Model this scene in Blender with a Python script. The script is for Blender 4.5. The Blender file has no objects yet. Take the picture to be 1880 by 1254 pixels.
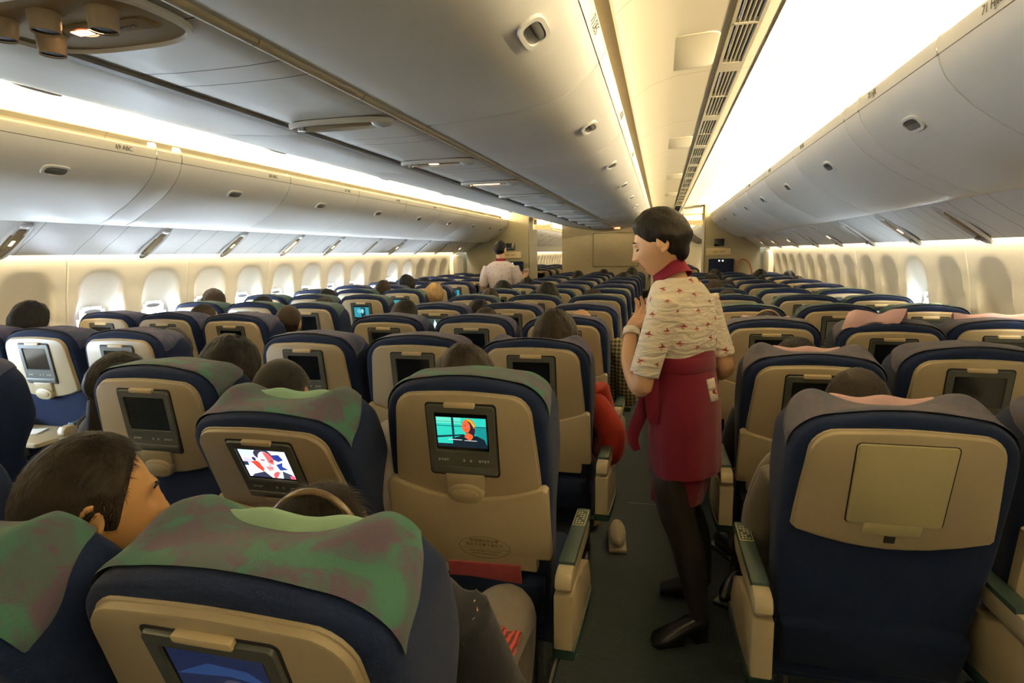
import bpy, bmesh, math, random
from mathutils import Vector, Matrix, noise
from mathutils.bvhtree import BVHTree
random.seed(7)
PI = math.pi
D = bpy.data
COL = bpy.context.scene.collection
sin, cos, exp, sqrt = math.sin, math.cos, math.exp, math.sqrt
R = math.radians
XC = -1.03            # cabin centre line

# ------------------------------------------------------------------ mesh helpers
class MB:
    def __init__(s): s.v = []; s.f = []; s.m = []
    def add(s, vs, fs, mi=0, M=None):
        b = len(s.v)
        s.v += [tuple(M @ Vector(p)) if M else tuple(p) for p in vs]
        for f in fs:
            s.f.append(tuple(i + b for i in f)); s.m.append(mi)
        return b
    def box(s, x0, x1, y0, y1, z0, z1, mi=0, M=None):
        vs = [(x, y, z) for x in (x0, x1) for y in (y0, y1) for z in (z0, z1)]
        fs = [(0, 1, 3, 2), (4, 6, 7, 5), (0, 4, 5, 1), (2, 3, 7, 6), (0, 2, 6, 4), (1, 5, 7, 3)]
        s.add(vs, fs, mi, M)
    def grid(s, rows, close=False, mi=0, M=None, caps=False, flip=False):
        n = len(rows[0]); vs = [p for r in rows for p in r]; fs = []
        for j in range(len(rows) - 1):
            for i in range(n if close else n - 1):
                k = (i + 1) % n
                q = (j * n + i, j * n + k, (j + 1) * n + k, (j + 1) * n + i)
                fs.append(q[::-1] if flip else q)
        if caps:
            a = tuple(range(n)); b = tuple((len(rows) - 1) * n + i for i in range(n))
            fs.append(a if flip else a[::-1]); fs.append(b[::-1] if flip else b)
        s.add(vs, fs, mi, M)
    def tube(s, pts, rad, n=12, mi=0, M=None, caps=True, flat=1.0, up=(0, 0, 1)):
        pts = [Vector(p) for p in pts]; rows = []
        if not hasattr(rad, '__len__'): rad = [rad] * len(pts)
        prev = None
        for i, p in enumerate(pts):
            t = (pts[min(i + 1, len(pts) - 1)] - pts[max(i - 1, 0)]).normalized()
            if prev is None:
                u = Vector(up)
                if abs(u.dot(t)) > .95: u = Vector((1, 0, 0))
            else: u = prev
            a = (u - t * u.dot(t)).normalized(); prev = a
            b = t.cross(a)
            rows.append([p + (a * cos(2 * PI * k / n) * flat + b * sin(2 * PI * k / n)) * rad[i] for k in range(n)])
        s.grid(rows, True, mi, M, caps)
    def ell(s, c, r, n=16, m=10, mi=0, M=None):
        rows = []
        for j in range(m + 1):
            la = -PI / 2 + PI * j / m
            rows.append([(c[0] + r[0] * cos(la) * cos(2 * PI * i / n), c[1] + r[1] * cos(la) * sin(2 * PI * i / n), c[2] + r[2] * sin(la)) for i in range(n)])
        s.grid(rows, True, mi, M)
    def plate(s, outline, d0, d1, bev=.003, mi=0, M=None, axis='y', both=False):
        """solid with the given (x,u) outline between depth d0 (hidden side) and d1 (seen side), bevelled"""
        n = len(outline); sg = 1 if d1 > d0 else -1
        A = sum(outline[i][0] * outline[(i + 1) % n][1] - outline[(i + 1) % n][0] * outline[i][1] for i in range(n))
        o = 1 if A > 0 else -1
        ins = []
        for i in range(n):
            p, q, r_ = Vector(outline[i - 1]), Vector(outline[i]), Vector(outline[(i + 1) % n])
            e1 = (q - p); e2 = (r_ - q)
            if e1.length < 1e-9: e1 = e2
            if e2.length < 1e-9: e2 = e1
            e1.normalize(); e2.normalize()
            nn = Vector((-(e1.y + e2.y), e1.x + e2.x)) * o
            nn = nn.normalized() if nn.length > 1e-6 else Vector((-e1.y, e1.x)) * o
            ins.append(q + nn * bev)
        mk = (lambda p, d: (p[0], d, p[1])) if axis == 'y' else ((lambda p, d: (d, p[0], p[1])) if axis == 'x' else (lambda p, d: (p[0], p[1], d)))
        rows = [[mk(p, d0) for p in outline], [mk(p, d1 - sg * bev) for p in outline], [mk(p, d1 - sg * bev * .3) for p in [(Vector(a) * .7 + Vector(b) * .3) for a, b in zip(outline, ins)]], [mk(p, d1) for p in ins]]
        if both: rows = [[mk(p, d0) for p in ins], [mk(p, d0 + sg * bev * .3) for p in [(Vector(a) * .7 + Vector(b) * .3) for a, b in zip(outline, ins)]], [mk(p, d0 + sg * bev) for p in outline]] + rows[1:]
        s.grid(rows, True, mi, M, True)
    def mesh(s, name, mats, smooth=40, merge=0.0, sub=0):
        me = D.meshes.new(name); me.from_pydata(s.v, [], s.f)
        for m in (mats if isinstance(mats, (list, tuple)) else [mats]): me.materials.append(m)
        me.polygons.foreach_set('material_index', s.m)
        bm = bmesh.new(); bm.from_mesh(me)
        if merge: bmesh.ops.remove_doubles(bm, verts=bm.verts, dist=merge)
        bmesh.ops.recalc_face_normals(bm, faces=bm.faces)
        bm.to_mesh(me); bm.free()
        if sub: me = evald(me, [('SUBSURF', dict(levels=sub, render_levels=sub))])
        shade(me, smooth)
        return me

def shade(me, ang):
    me.polygons.foreach_set('use_smooth', [ang > 0] * len(me.polygons))
    if 0 < ang < 180: me.set_sharp_from_angle(angle=R(ang))
    me.update()

def evald(me, mods):
    """mesh with modifiers applied"""
    ob = D.objects.new('work', me); COL.objects.link(ob)
    for t, kw in mods:
        m = ob.modifiers.new(t, t)
        for k, v in kw.items(): setattr(m, k, v)
    dg = bpy.context.evaluated_depsgraph_get(); dg.update()
    new = D.meshes.new_from_object(ob.evaluated_get(dg), depsgraph=dg)
    mats = list(me.materials)
    if len(new.materials) == 0:
        for m in mats: new.materials.append(m)
    D.objects.remove(ob)
    return new

def fuse(me, voxel, smooth_it=2):
    """one continuous surface out of overlapping pieces"""
    mods = [('REMESH', dict(mode='VOXEL', voxel_size=voxel))]
    if smooth_it: mods.append(('SMOOTH', dict(iterations=smooth_it, factor=.5)))
    n = evald(me, mods)
    shade(n, 180)
    return n

def obj(name, me, parent=None, loc=(0, 0, 0), rot=(0, 0, 0), mat=None):
    o = D.objects.new(name, me); COL.objects.link(o)
    if parent: o.parent = parent
    o.location = loc; o.rotation_euler = rot
    return o
def thing(name, label, cat, loc=(0, 0, 0), rotz=0, group=None):
    o = D.objects.new(name, None); COL.objects.link(o); o.empty_display_size = .1
    o.location = loc; o.rotation_euler = (0, 0, rotz)
    return tag(o, label, cat, group)
def tag(o, label, cat, group=None):
    o['label'] = label; o['category'] = cat
    if group: o['group'] = group
    return o
def struct(name, me, label=None, parent=None, loc=(0, 0, 0)):
    o = obj(name, me, parent, loc); o['kind'] = 'structure'
    if label: o['label'] = label
    return o

def interp(tab, x):
    if x <= tab[0][0]: return tab[0][1]
    for (a, b), (c, d) in zip(tab, tab[1:]):
        if x <= c: return b + (d - b) * (x - a) / (c - a)
    return tab[-1][1]
def sst(a, b, x):
    t = max(0, min(1, (x - a) / (b - a))); return t * t * (3 - 2 * t)
def catmull(P, per=6):
    P = [Vector(p) for p in P]; out = []
    for i in range(len(P) - 1):
        p0, p1, p2, p3 = P[max(i - 1, 0)], P[i], P[i + 1], P[min(i + 2, len(P) - 1)]
        for k in range(per):
            t = k / per
            out.append(.5 * ((2 * p1) + (p2 - p0) * t + (2 * p0 - 5 * p1 + 4 * p2 - p3) * t * t + (3 * p1 - p0 - 3 * p2 + p3) * t ** 3))
    out.append(P[-1]); return out
def rrect(x0, x1, z0, z1, r, n=5):
    o = []
    for cx, cz, a in ((x1 - r, z1 - r, 0), (x0 + r, z1 - r, 90), (x0 + r, z0 + r, 180), (x1 - r, z0 + r, 270)):
        for k in range(n + 1):
            t = R(a + 90 * k / n); o.append((cx + r * cos(t), cz + r * sin(t)))
    return o
def oval(cx, cz, a, b, n=28, p=2.0):
    o = []
    for k in range(n):
        t = 2 * PI * k / n; c, s_ = cos(t), sin(t)
        o.append((cx + a * math.copysign(abs(c) ** (2 / p), c), cz + b * math.copysign(abs(s_) ** (2 / p), s_)))
    return o

# ------------------------------------------------------------------ materials
def mat(name, color, rough=.5, var=.06, vscale=40, bump=0, bscale=200, metal=0, emit=None, estr=0, spec=.5, sheen=0, alpha=None, coat=0):
    m = D.materials.new(name); m.use_nodes = True
    nt = m.node_tree; N = nt.nodes; L = nt.links; b = N['Principled BSDF']
    b.inputs['Roughness'].default_value = rough; b.inputs['Metallic'].default_value = metal
    b.inputs['Specular IOR Level'].default_value = spec
    if sheen: b.inputs['Sheen Weight'].default_value = sheen; b.inputs['Sheen Roughness'].default_value = .4
    if coat: b.inputs['Coat Weight'].default_value = coat
    tc = N.new('ShaderNodeTexCoord')
    nz = N.new('ShaderNodeTexNoise'); nz.inputs['Scale'].default_value = vscale; nz.inputs['Detail'].default_value = 4
    L.new(tc.outputs['Object'], nz.inputs['Vector'])
    mx = N.new('ShaderNodeMix'); mx.data_type = 'RGBA'
    mx.inputs[6].default_value = tuple(max(0, c * (1 - var)) for c in color[:3]) + (1,)
    mx.inputs[7].default_value = tuple(c * (1 + var) for c in color[:3]) + (1,)
    L.new(nz.outputs['Fac'], mx.inputs[0]); L.new(mx.outputs[2], b.inputs['Base Color'])
    if bump:
        n2 = N.new('ShaderNodeTexNoise'); n2.inputs['Scale'].default_value = bscale; n2.inputs['Detail'].default_value = 3
        L.new(tc.outputs['Object'], n2.inputs['Vector'])
        bp = N.new('ShaderNodeBump'); bp.inputs['Strength'].default_value = bump; bp.inputs['Distance'].default_value = .002
        L.new(n2.outputs['Fac'], bp.inputs['Height']); L.new(bp.outputs['Normal'], b.inputs['Normal'])
    if emit:
        b.inputs['Emission Color'].default_value = tuple(emit) + (1,); b.inputs['Emission Strength'].default_value = estr
    return m
def swirl(name, c1, c2, c3, scale=14, dist=2.5):
    """patterned upholstery: three dyes in brushed swirls"""
    m = mat(name, c1, .92, .1, 60, .5, 450, sheen=.06, spec=.2)
    nt = m.node_tree; N = nt.nodes; L = nt.links; b = N['Principled BSDF']
    tc = next(n for n in N if n.type == 'TEX_COORD')
    oi = N.new('ShaderNodeObjectInfo')
    ad = N.new('ShaderNodeVectorMath'); ad.operation = 'MULTIPLY_ADD'; ad.inputs[1].default_value = (1, 1, 1)
    L.new(tc.outputs['Object'], ad.inputs[0]); 
    sc = N.new('ShaderNodeMath'); sc.operation = 'MULTIPLY'; sc.inputs[1].default_value = 9
    L.new(oi.outputs['Random'], sc.inputs[0]); L.new(sc.outputs[0], ad.inputs[2])
    n1 = N.new('ShaderNodeTexNoise'); n1.inputs['Scale'].default_value = scale; n1.inputs['Detail'].default_value = 2; n1.inputs['Distortion'].default_value = dist
    n2 = N.new('ShaderNodeTexNoise'); n2.inputs['Scale'].default_value = scale * .7; n2.inputs['Detail'].default_value = 3; n2.inputs['Distortion'].default_value = dist * .6
    L.new(ad.outputs[0], n1.inputs['Vector'])
    a2 = N.new('ShaderNodeVectorMath'); a2.inputs[1].default_value = (3.1, 7.7, 1.3); L.new(ad.outputs[0], a2.inputs[0]); L.new(a2.outputs[0], n2.inputs['Vector'])
    def ramp(src, lo, hi):
        r_ = N.new('ShaderNodeMapRange'); r_.inputs[1].default_value = lo; r_.inputs[2].default_value = hi; r_.interpolation_type = 'SMOOTHSTEP'
        L.new(src, r_.inputs[0]); return r_.outputs[0]
    m1 = N.new('ShaderNodeMix'); m1.data_type = 'RGBA'; m1.inputs[6].default_value = c1 + (1,); m1.inputs[7].default_value = c2 + (1,)
    L.new(ramp(n1.outputs['Fac'], .47, .58), m1.inputs[0])
    m2 = N.new('ShaderNodeMix'); m2.data_type = 'RGBA'; m2.inputs[7].default_value = c3 + (1,)
    L.new(m1.outputs[2], m2.inputs[6]); L.new(ramp(n2.outputs['Fac'], .5, .6), m2.inputs[0])
    L.new(m2.outputs[2], b.inputs['Base Color'])
    return m
def emis(name, col, s):
    return mat(name, (col[0] * .3, col[1] * .3, col[2] * .3), .4, 0, emit=col, estr=s)

PANEL = mat('bin_plastic', (.80, .79, .77), .44, .03, 18, .05, 500)
STRIP = mat('bin_strip_plastic', (.78, .76, .70), .4, .03, 18)
PSU = mat('psu_plastic', (.77, .76, .74), .44, .03, 18, .05, 500)
CEIL = mat('ceiling_panel', (.74, .68, .54), .5, .02, 6)
COVE = mat('cove_panel', (.80, .74, .60), .5, .02, 6)
WALL = mat('sidewall_liner', (.74, .69, .58), .5, .03, 30, .04, 400)
SEAMM = mat('dark_seam_gasket', (.10, .095, .085), .7)
PIPE = mat('beige_trim_tube', (.55, .48, .34), .4, .04, 30)
TRIMG = mat('grey_trim_strip', (.22, .21, .19), .5, .04, 30)
LATCHM = mat('latch_pocket_grey', (.085, .09, .09), .35, .1, 50)
LATCHL = mat('latch_lever_grey', (.16, .165, .16), .3, .1, 50)
CARPET = mat('aisle_carpet', (.046, .057, .062), .95, .35, 300, .8, 700, spec=.1)
NAVY = mat('navy_seat_fabric', (.0055, .0125, .042), .93, .22, 90, .6, 600, sheen=.06, spec=.2)
NAVYD = mat('navy_pocket_fabric', (.0045, .010, .032), .93, .2, 90, .6, 600, sheen=.05, spec=.2)
GREENP = swirl('green_purple_upholstery', (.056, .078, .080), (.072, .056, .082), (.040, .112, .084), 14, 1.5)
GREEND = swirl('green_blue_upholstery', (.035, .060, .068), (.048, .058, .075), (.042, .088, .066))
PURPLE = swirl('purple_navy_upholstery', (.038, .042, .080), (.062, .050, .084), (.030, .040, .080))
GREYP = swirl('grey_purple_upholstery', (.060, .056, .078), (.074, .064, .080), (.052, .056, .082))
SHELL = mat('beige_seat_shell', (.37, .30, .185), .42, .04, 60, .12, 900)
TRAY = mat('beige_tray_plastic', (.385, .315, .19), .42, .04, 60, .1, 900)
OLIVE = mat('olive_blank_panel', (.40, .35, .18), .5, .04, 60, .1, 900)
BEZEL = mat('monitor_bezel', (.060, .066, .058), .4, .08, 60)
GAPM = mat('black_recess', (.008, .008, .007), .6)
SCREEN = mat('dark_screen', (.006, .008, .010), .12, .1, 20, spec=.6)
CLIP = mat('beige_clip', (.60, .48, .28), .35, .04, 40)
KEYS = mat('pale_key_print', (.35, .35, .30), .5)
ARMG = mat('green_arm_pad', (.010, .030, .022), .5, .1, 60, .2, 500)
ARMB = mat('beige_arm_plastic', (.385, .315, .19), .4, .04, 60, .1, 900)
STEEL = mat('dark_seat_frame', (.035, .035, .035), .5, .1, 50, metal=.4)
PINK = mat('pink_headrest_cloth', (.56, .36, .36), .9, .05, 50, .2, 300)
MINT = mat('pale_green_headrest_cloth', (.32, .50, .33), .9, .05, 50, .2, 300)
SKIN = mat('skin', (.52, .29, .15), .5, .06, 30, .05, 300)
SKIND = mat('tanned_skin', (.40, .19, .08), .5, .06, 30, .05, 300)
LIP = mat('lips', (.36, .10, .09), .4)
EYEW = mat('eye_white', (.6, .56, .5), .2)
BLACKM = mat('black_leather', (.010, .010, .010), .3, .1, 60)
GOLD = mat('gold_rim', (.55, .38, .14), .3, .05, 50, metal=.9)
PAPER = mat('white_paper', (.80, .78, .72), .8, .02, 30)
RED = mat('crimson_cloth', (.115, .006, .017), .85, .1, 60, .5, 600, sheen=.2, spec=.2)
REDD = mat('dark_crimson_cloth', (.13, .007, .02), .85, .1, 60, .5, 600, spec=.2)
STOCK = mat('sheer_black_stocking', (.020, .014, .010), .6, .2, 60)

def hairm(name, col, st=1.0):
    m = mat(name, col, .62, .35, 25, spec=.18)
    nt = m.node_tree; N = nt.nodes; L = nt.links; b = N['Principled BSDF']
    tc = next(n for n in N if n.type == 'TEX_COORD')
    mp = N.new('ShaderNodeMapping'); mp.inputs['Scale'].default_value = (260, 22, 60)
    nz = N.new('ShaderNodeTexNoise'); nz.inputs['Scale'].default_value = 1; nz.inputs['Detail'].default_value = 5
    bp = N.new('ShaderNodeBump'); bp.inputs['Strength'].default_value = .6 * st; bp.inputs['Distance'].default_value = .004
    L.new(tc.outputs['Object'], mp.inputs[0]); L.new(mp.outputs[0], nz.inputs['Vector']); L.new(nz.outputs['Fac'], bp.inputs['Height']); L.new(bp.outputs['Normal'], b.inputs['Normal'])
    return m
HAIRK = hairm('black_hair', (.006, .005, .0045))
HAIRB = hairm('dark_brown_hair', (.015, .010, .006))
HAIRF = hairm('blond_hair', (.38, .24, .10))
HAIRG = hairm('brown_hair', (.022, .013, .0075))
def cloth(name, c): return mat(name, c, .9, .12, 60, .4, 500, sheen=.15, spec=.2)
SHIRTS = dict(red=cloth('red_shirt', (.26, .022, .012)), orange=cloth('coral_shirt', (.42, .05, .03)), grey=cloth('grey_jacket', (.09, .078, .058)),
    white=cloth('white_shirt', (.55, .48, .40)), black=cloth('black_top', (.014, .014, .018)), blue=cloth('blue_shirt', (.03, .05, .11)),
    khaki=cloth('khaki_shirt', (.16, .125, .06)))
def plaid():
    m = cloth('plaid_shirt', (.2, .16, .07)); nt = m.node_tree; N = nt.nodes; L = nt.links; b = N['Principled BSDF']
    tc = next(n for n in N if n.type == 'TEX_COORD')
    fac = []
    for ax in ('X', 'Z'):
        w = N.new('ShaderNodeTexWave'); w.bands_direction = ax; w.inputs['Scale'].default_value = 14; L.new(tc.outputs['Object'], w.inputs['Vector'])
        fac.append(w.outputs['Fac'])
    mu = N.new('ShaderNodeMath'); L.new(fac[0], mu.inputs[0]); L.new(fac[1], mu.inputs[1])
    mr = N.new('ShaderNodeMapRange'); mr.inputs[1].default_value = .7; mr.inputs[2].default_value = 1.3; L.new(mu.outputs[0], mr.inputs[0])
    mx = N.new('ShaderNodeMix'); mx.data_type = 'RGBA'; mx.inputs[6].default_value = (.03, .035, .035, 1); mx.inputs[7].default_value = (.30, .24, .10, 1)
    L.new(mr.outputs[0], mx.inputs[0]); L.new(mx.outputs[2], b.inputs['Base Color'])
    return m
SHIRTS['plaid'] = plaid()
JEANS = cloth('dark_trousers', (.018, .020, .026)); GREYT = cloth('grey_trousers', (.14, .12, .095))
def text_mesh(s, size, mat_, align='CENTER', extrude=.0004):
    cu = D.curves.new('lettering', 'FONT'); cu.body = s; cu.size = size; cu.align_x = align; cu.align_y = 'CENTER'; cu.extrude = extrude
    ob = D.objects.new('lettering', cu); COL.objects.link(ob)
    dg = bpy.context.evaluated_depsgraph_get(); dg.update()
    me = D.meshes.new_from_object(ob.evaluated_get(dg), depsgraph=dg)
    D.objects.remove(ob); me.materials.clear(); me.materials.append(mat_); return me
INK = mat('brown_ink', (.10, .065, .025), .6)
DINK = mat('dark_ink', (.03, .03, .03), .6)
# ------------------------------------------------------------------ cabin shell
Y0, YB, YE = -1.1, 11.35, 24.0        # back wall, forward bulkhead, far end of the next cabin
def side(s): return (lambda off: XC + s * off)
WALLP = [(0, 2.70), (.3, 2.80), (.7, 2.855), (1.1, 2.85), (1.3, 2.825), (1.5, 2.785), (1.56, 2.775), (1.66, 2.76)]
def shroud(dy, z):
    a = abs(dy)
    zt = 1.445 - .10 * (a / .17) ** 4
    hw = .168 + .035 * sst(1.35, 1.0, z)
    if a > hw or z > zt: return 0
    d = min((zt - z) * .34, (hw - a) * 2.2, .085, max(0, (z - .76)) * 1.5)
    return max(0, d)
def build_wall(name, s, seams, wins, y0, y1):
    """liner with scooped window surrounds; one continuous skin with a groove where two panels meet"""
    b = MB(); ys = []; y = y0
    n = int((y1 - y0) / .0245); ys = [y0 + (y1 - y0) * i / n for i in range(n + 1)]
    for q in seams:
        for d in (-.006, -.002, .002, .006): ys.append(q + d)
    ys = sorted(set(ys))
    zs = [0, .1, .25, .4, .55, .68] + [.72 + .0205 * i for i in range(38)] + [1.52, 1.56, 1.60, 1.66]
    W = sorted(wins)
    rows = []
    for z in zs:
        o = interp(WALLP, z); r_ = []
        for y in ys:
            d = 0
            for w in W:
                if abs(w[0] - y) < .26: d = shroud(y - w[0], z); break
            if any(abs(y - q) < .003 for q in seams): d += .006
            r_.append((XC + s * (o + d), y, z))
        rows.append(r_)
    b.grid(rows)
    keep = []
    for f, m in zip(b.f, b.m):
        cx = sum(b.v[i][1] for i in f) / 4; cz = sum(b.v[i][2] for i in f) / 4; hole = False
        for w in W:
            if w[1] and abs(cx - w[0]) < .13 and (abs(cx - w[0]) / .122) ** 2.6 + (abs(cz - 1.03) / .170) ** 2.6 < 1: hole = True
        if not hole: keep.append(f)
    b.f = keep; b.m = [0] * len(keep)
    return struct(name, b.mesh(name, WALL, 60))
openL = lambda y: not (abs(y - 2.90) < .1 or abs(y - 7.70) < .1 or y > 9.2)
openR = lambda y: abs(y - 4.95) < .1
LW = []; RW = []
LS = [3.17 + 1.066 * k for k in range(-4, 8)]; RS = [4.15 + 1.066 * k for k in range(-4, 7)]
for k in range(-2, 7):
    for d in (.267, .80): y = 3.17 + 1.066 * k + d; LW.append([y, openL(y), 1])
for k in range(-3, 6):
    for d in (.267, .80): y = 4.15 + 1.066 * k + d; RW.append([y, openR(y), 1])
for k in range(0, 10):
    for d in (.267, .80): LW.append([13.0 + 1.066 * k + d, False, 0])
    if k < 6:
        for d in (.267, .80): RW.append([13.0 + 1.066 * k + d, False, 0])
build_wall('wall_left', -1, LS + [13.0 + 1.066 * k for k in range(10)], LW, Y0, YE)
build_wall('wall_right', 1, RS + [13.0 + 1.066 * k for k in range(10)], RW, Y0, YE)

def panew(name): 
    m = D.materials.new(name); m.use_nodes = True; nt = m.node_tree; N = nt.nodes; L = nt.links
    N.remove(N['Principled BSDF']); t = N.new('ShaderNodeBsdfTransparent'); g = N.new('ShaderNodeBsdfGlossy'); g.inputs['Roughness'].default_value = .05
    t.inputs[0].default_value = (.93, .95, .95, 1)
    mx = N.new('ShaderNodeMixShader'); mx.inputs[0].default_value = .05
    L.new(t.outputs[0], mx.inputs[1]); L.new(g.outputs[0], mx.inputs[2]); L.new(mx.outputs[0], N['Material Output'].inputs[0]); return m
PANE = panew('acrylic_pane'); SHADE = mat('window_shade_cream', (.50, .45, .36), .55, .03, 30); GRIP = mat('shade_grip_grey', (.30, .31, .32), .4)
FRAMEW = mat('window_ring', (.70, .67, .60), .45)
def ring_mesh(s, ai, bi, ao, bo, t):
    b = MB(); A, B = oval(0, 0, ai, bi, 40, 2.6), oval(0, 0, ao, bo, 40, 2.6)
    rows = [[(s * t, p[0], p[1]) for p in A], [(-s * t * .2, (p[0] + q[0]) / 2, (p[1] + q[1]) / 2) for p, q in zip(A, B)], [(s * t * .6, p[0], p[1]) for p in B]]
    b.grid(rows, True); return b.mesh('window_frame', FRAMEW, 60)
def pl(s, out, d0, d1, bev, m, name):
    b = MB(); b.plate(out, s * d0, s * d1, bev, 0, None, 'x'); return b.mesh(name, m, 40)
WM = {}
for s in (-1, 1):
    WM[s] = (ring_mesh(s, .112, .16, .15, .195, .012), pl(s, oval(0, 0, .125, .175, 40, 2.6), .012, .016, .001, PANE, 'pane'),
             pl(s, oval(0, 0, .118, .166, 40, 2.6), .012, .005, .002, SHADE, 'shade'), pl(s, oval(0, .128, .07, .018, 24, 2.2), .006, -.012, .004, GRIP, 'shade_grip'))
wn = 0
for s, W, op in ((-1, LW, openL), (1, RW, openR)):
    for y, _, has in sorted(W):
        if not has: continue
        wn += 1; x = XC + s * (2.862 + .075)
        f = struct('window_%d' % wn, WM[s][0], None, None, (x, y, 1.03))
        is_open = op(y)
        f['label'] = ('oval cabin window, shade up, %s wall' if is_open else 'oval cabin window, shade pulled down, %s wall') % ('left' if s < 0 else 'right')
        struct('pane', WM[s][1], None, f, (s * .03, 0, 0))
        if is_open:
            obj('shade_grip', WM[s][3], f)
            la = D.lights.new('daylight_portal', 'AREA'); la.shape = 'RECTANGLE'; la.size = .36; la.size_y = .25; la.cycles.is_portal = True
            lo = D.objects.new('daylight_portal', la); COL.objects.link(lo); lo.location = (x + s * .06, y, 1.03); lo.rotation_euler = (0, s * PI / 2, 0)
        else: obj('shade', WM[s][2], f)

# floor
b = MB(); b.box(XC - 2.9, XC + 2.9, Y0, YE, -.05, 0); fl = struct('floor', b.mesh('floor', CARPET, 0))
nt = CARPET.node_tree; N = nt.nodes; L = nt.links
tc = next(n for n in N if n.type == 'TEX_COORD'); wv = N.new('ShaderNodeTexWave'); wv.bands_direction = 'Y'; wv.inputs['Scale'].default_value = 42; wv.inputs['Distortion'].default_value = .3
L.new(tc.outputs['Object'], wv.inputs['Vector'])
bp2 = N.new('ShaderNodeBump'); bp2.inputs['Strength'].default_value = .6; bp2.inputs['Distance'].default_value = .004
L.new(wv.outputs['Fac'], bp2.inputs['Height']); ob_ = next(n for n in N if n.type == 'BUMP' and n != bp2); L.new(ob_.outputs['Normal'], bp2.inputs['Normal']); L.new(bp2.outputs['Normal'], N['Principled BSDF'].inputs['Normal'])
b = MB()
for y in (3.55, 8.4): b.box(-.17, .27, y - .004, y + .004, 0, .002)
struct('trim_1', b.mesh('trim', SEAMM, 0), 'dark carpet joint across the aisle')
# end walls
b = MB(); b.box(XC - 2.9, XC + 2.9, Y0 - .05, Y0, 0, 2.6); struct('wall_back', b.mesh('wall_back', WALL, 0))
b = MB(); b.box(XC - 2.9, XC + 2.9, YE, YE + .05, 0, 2.6); struct('wall_end', b.mesh('wall_end', WALL, 0))

def extrude(prof, y0, y1, mats, seams=(), w=.003, rec=(0, 0)):
    """profile [(x,z)] swept along the cabin; a gasket band at every seam"""
    b = MB(); cuts = [y0]
    for q in sorted(seams):
        if y0 < q - w and q + w < y1: cuts += [q - w, q + w]
    cuts.append(y1)
    for i in range(len(cuts) - 1):
        mi = 1 if i % 2 else 0
        b.grid([[(x, cuts[i], z) for x, z in prof], [(x, cuts[i + 1], z) for x, z in prof]], mi=mi)
    return b.mesh('sweep', mats, 50)
# sidewall service panels between wall and bins
for s, n, nm in ((-1, 2, 'left'), (1, 3, 'right')):
    p = [(2.735, 1.60), (2.722, 1.565), (2.705, 1.558), (2.626, 1.614), (2.527, 1.672), (2.44, 1.733), (2.40, 1.765), (2.36, 1.83)]
    if s < 0: sm = [1.1 + .28 * k + (.09 if k % 3 == 1 else 0) for k in range(36)]
    else: sm = [1.3 + .25 * k + (.1 if k % 3 == 1 else 0) for k in range(38)]
    t = struct('trim_%d' % n, extrude([(XC + s * a, z) for a, z in p], Y0, YE, [PSU, SEAMM], sm, .0018), 'long service panel strip under the %s bins' % nm)
# ceilings over the two aisles with their lighting coves
AC = [(.888, 2.184), (.90, 2.196), (.92, 2.212), (.97, 2.245), (1.08, 2.278), (1.245, 2.288)]
AD = [(1.345, 2.283), (1.39, 2.289), (1.392, 2.285), (1.40, 2.292), (1.60, 2.318), (1.74, 2.325), (1.87, 2.31), (1.96, 2.27), (2.02, 2.21), (2.03, 2.15)]
csm = [1.84 + 1.01 * k for k in range(-2, 22)]
bb = MB()
for s in (-1, 1):
    for P_ in (AC, AD):
        cuts = [Y0]
        for q in csm: cuts += [q - .003, q + .003]
        cuts.append(YE)
        for i in range(len(cuts) - 1):
            bb.grid([[(XC + s * a, cuts[i], z) for a, z in P_], [(XC + s * a, cuts[i + 1], z) for a, z in P_]], mi=1 if i % 2 else 0)
CSEAM = mat('ceiling_joint', (.50, .42, .26), .6)
struct('ceiling', bb.mesh('ceiling', [CEIL, CSEAM], 35))
b = MB(); b.box(XC - 2.95, XC + 2.95, Y0, YE, 2.45, 2.5); struct('ceiling_void', b.mesh('v', SEAMM, 0), 'dark void above the ceiling panels')
GUTT = mat('tan_gutter', (.55, .45, .28), .6)
for s, n in ((-1, 14), (1, 15)):
    b = MB(); b.grid([[(XC + s * a, y, z) for a, z in ((.82, 2.165), (.84, 2.176), (.882, 2.178), (.889, 2.186))] for y in (Y0, YE)])
    struct('trim_%d' % n, b.mesh('gutter', GUTT, 0), 'tan gutter between the centre bins and the aisle ceiling')
# dark backing behind the air grilles
for s, n in ((-1, 4), (1, 5)):
    b = MB(); b.grid([[(XC + s * 1.24, y, 2.315), (XC + s * 1.35, y, 2.315)] for y in (Y0, YE)])
    struct('trim_%d' % n, b.mesh('duct', GAPM, 0), 'dark duct behind the ceiling grilles')
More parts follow.
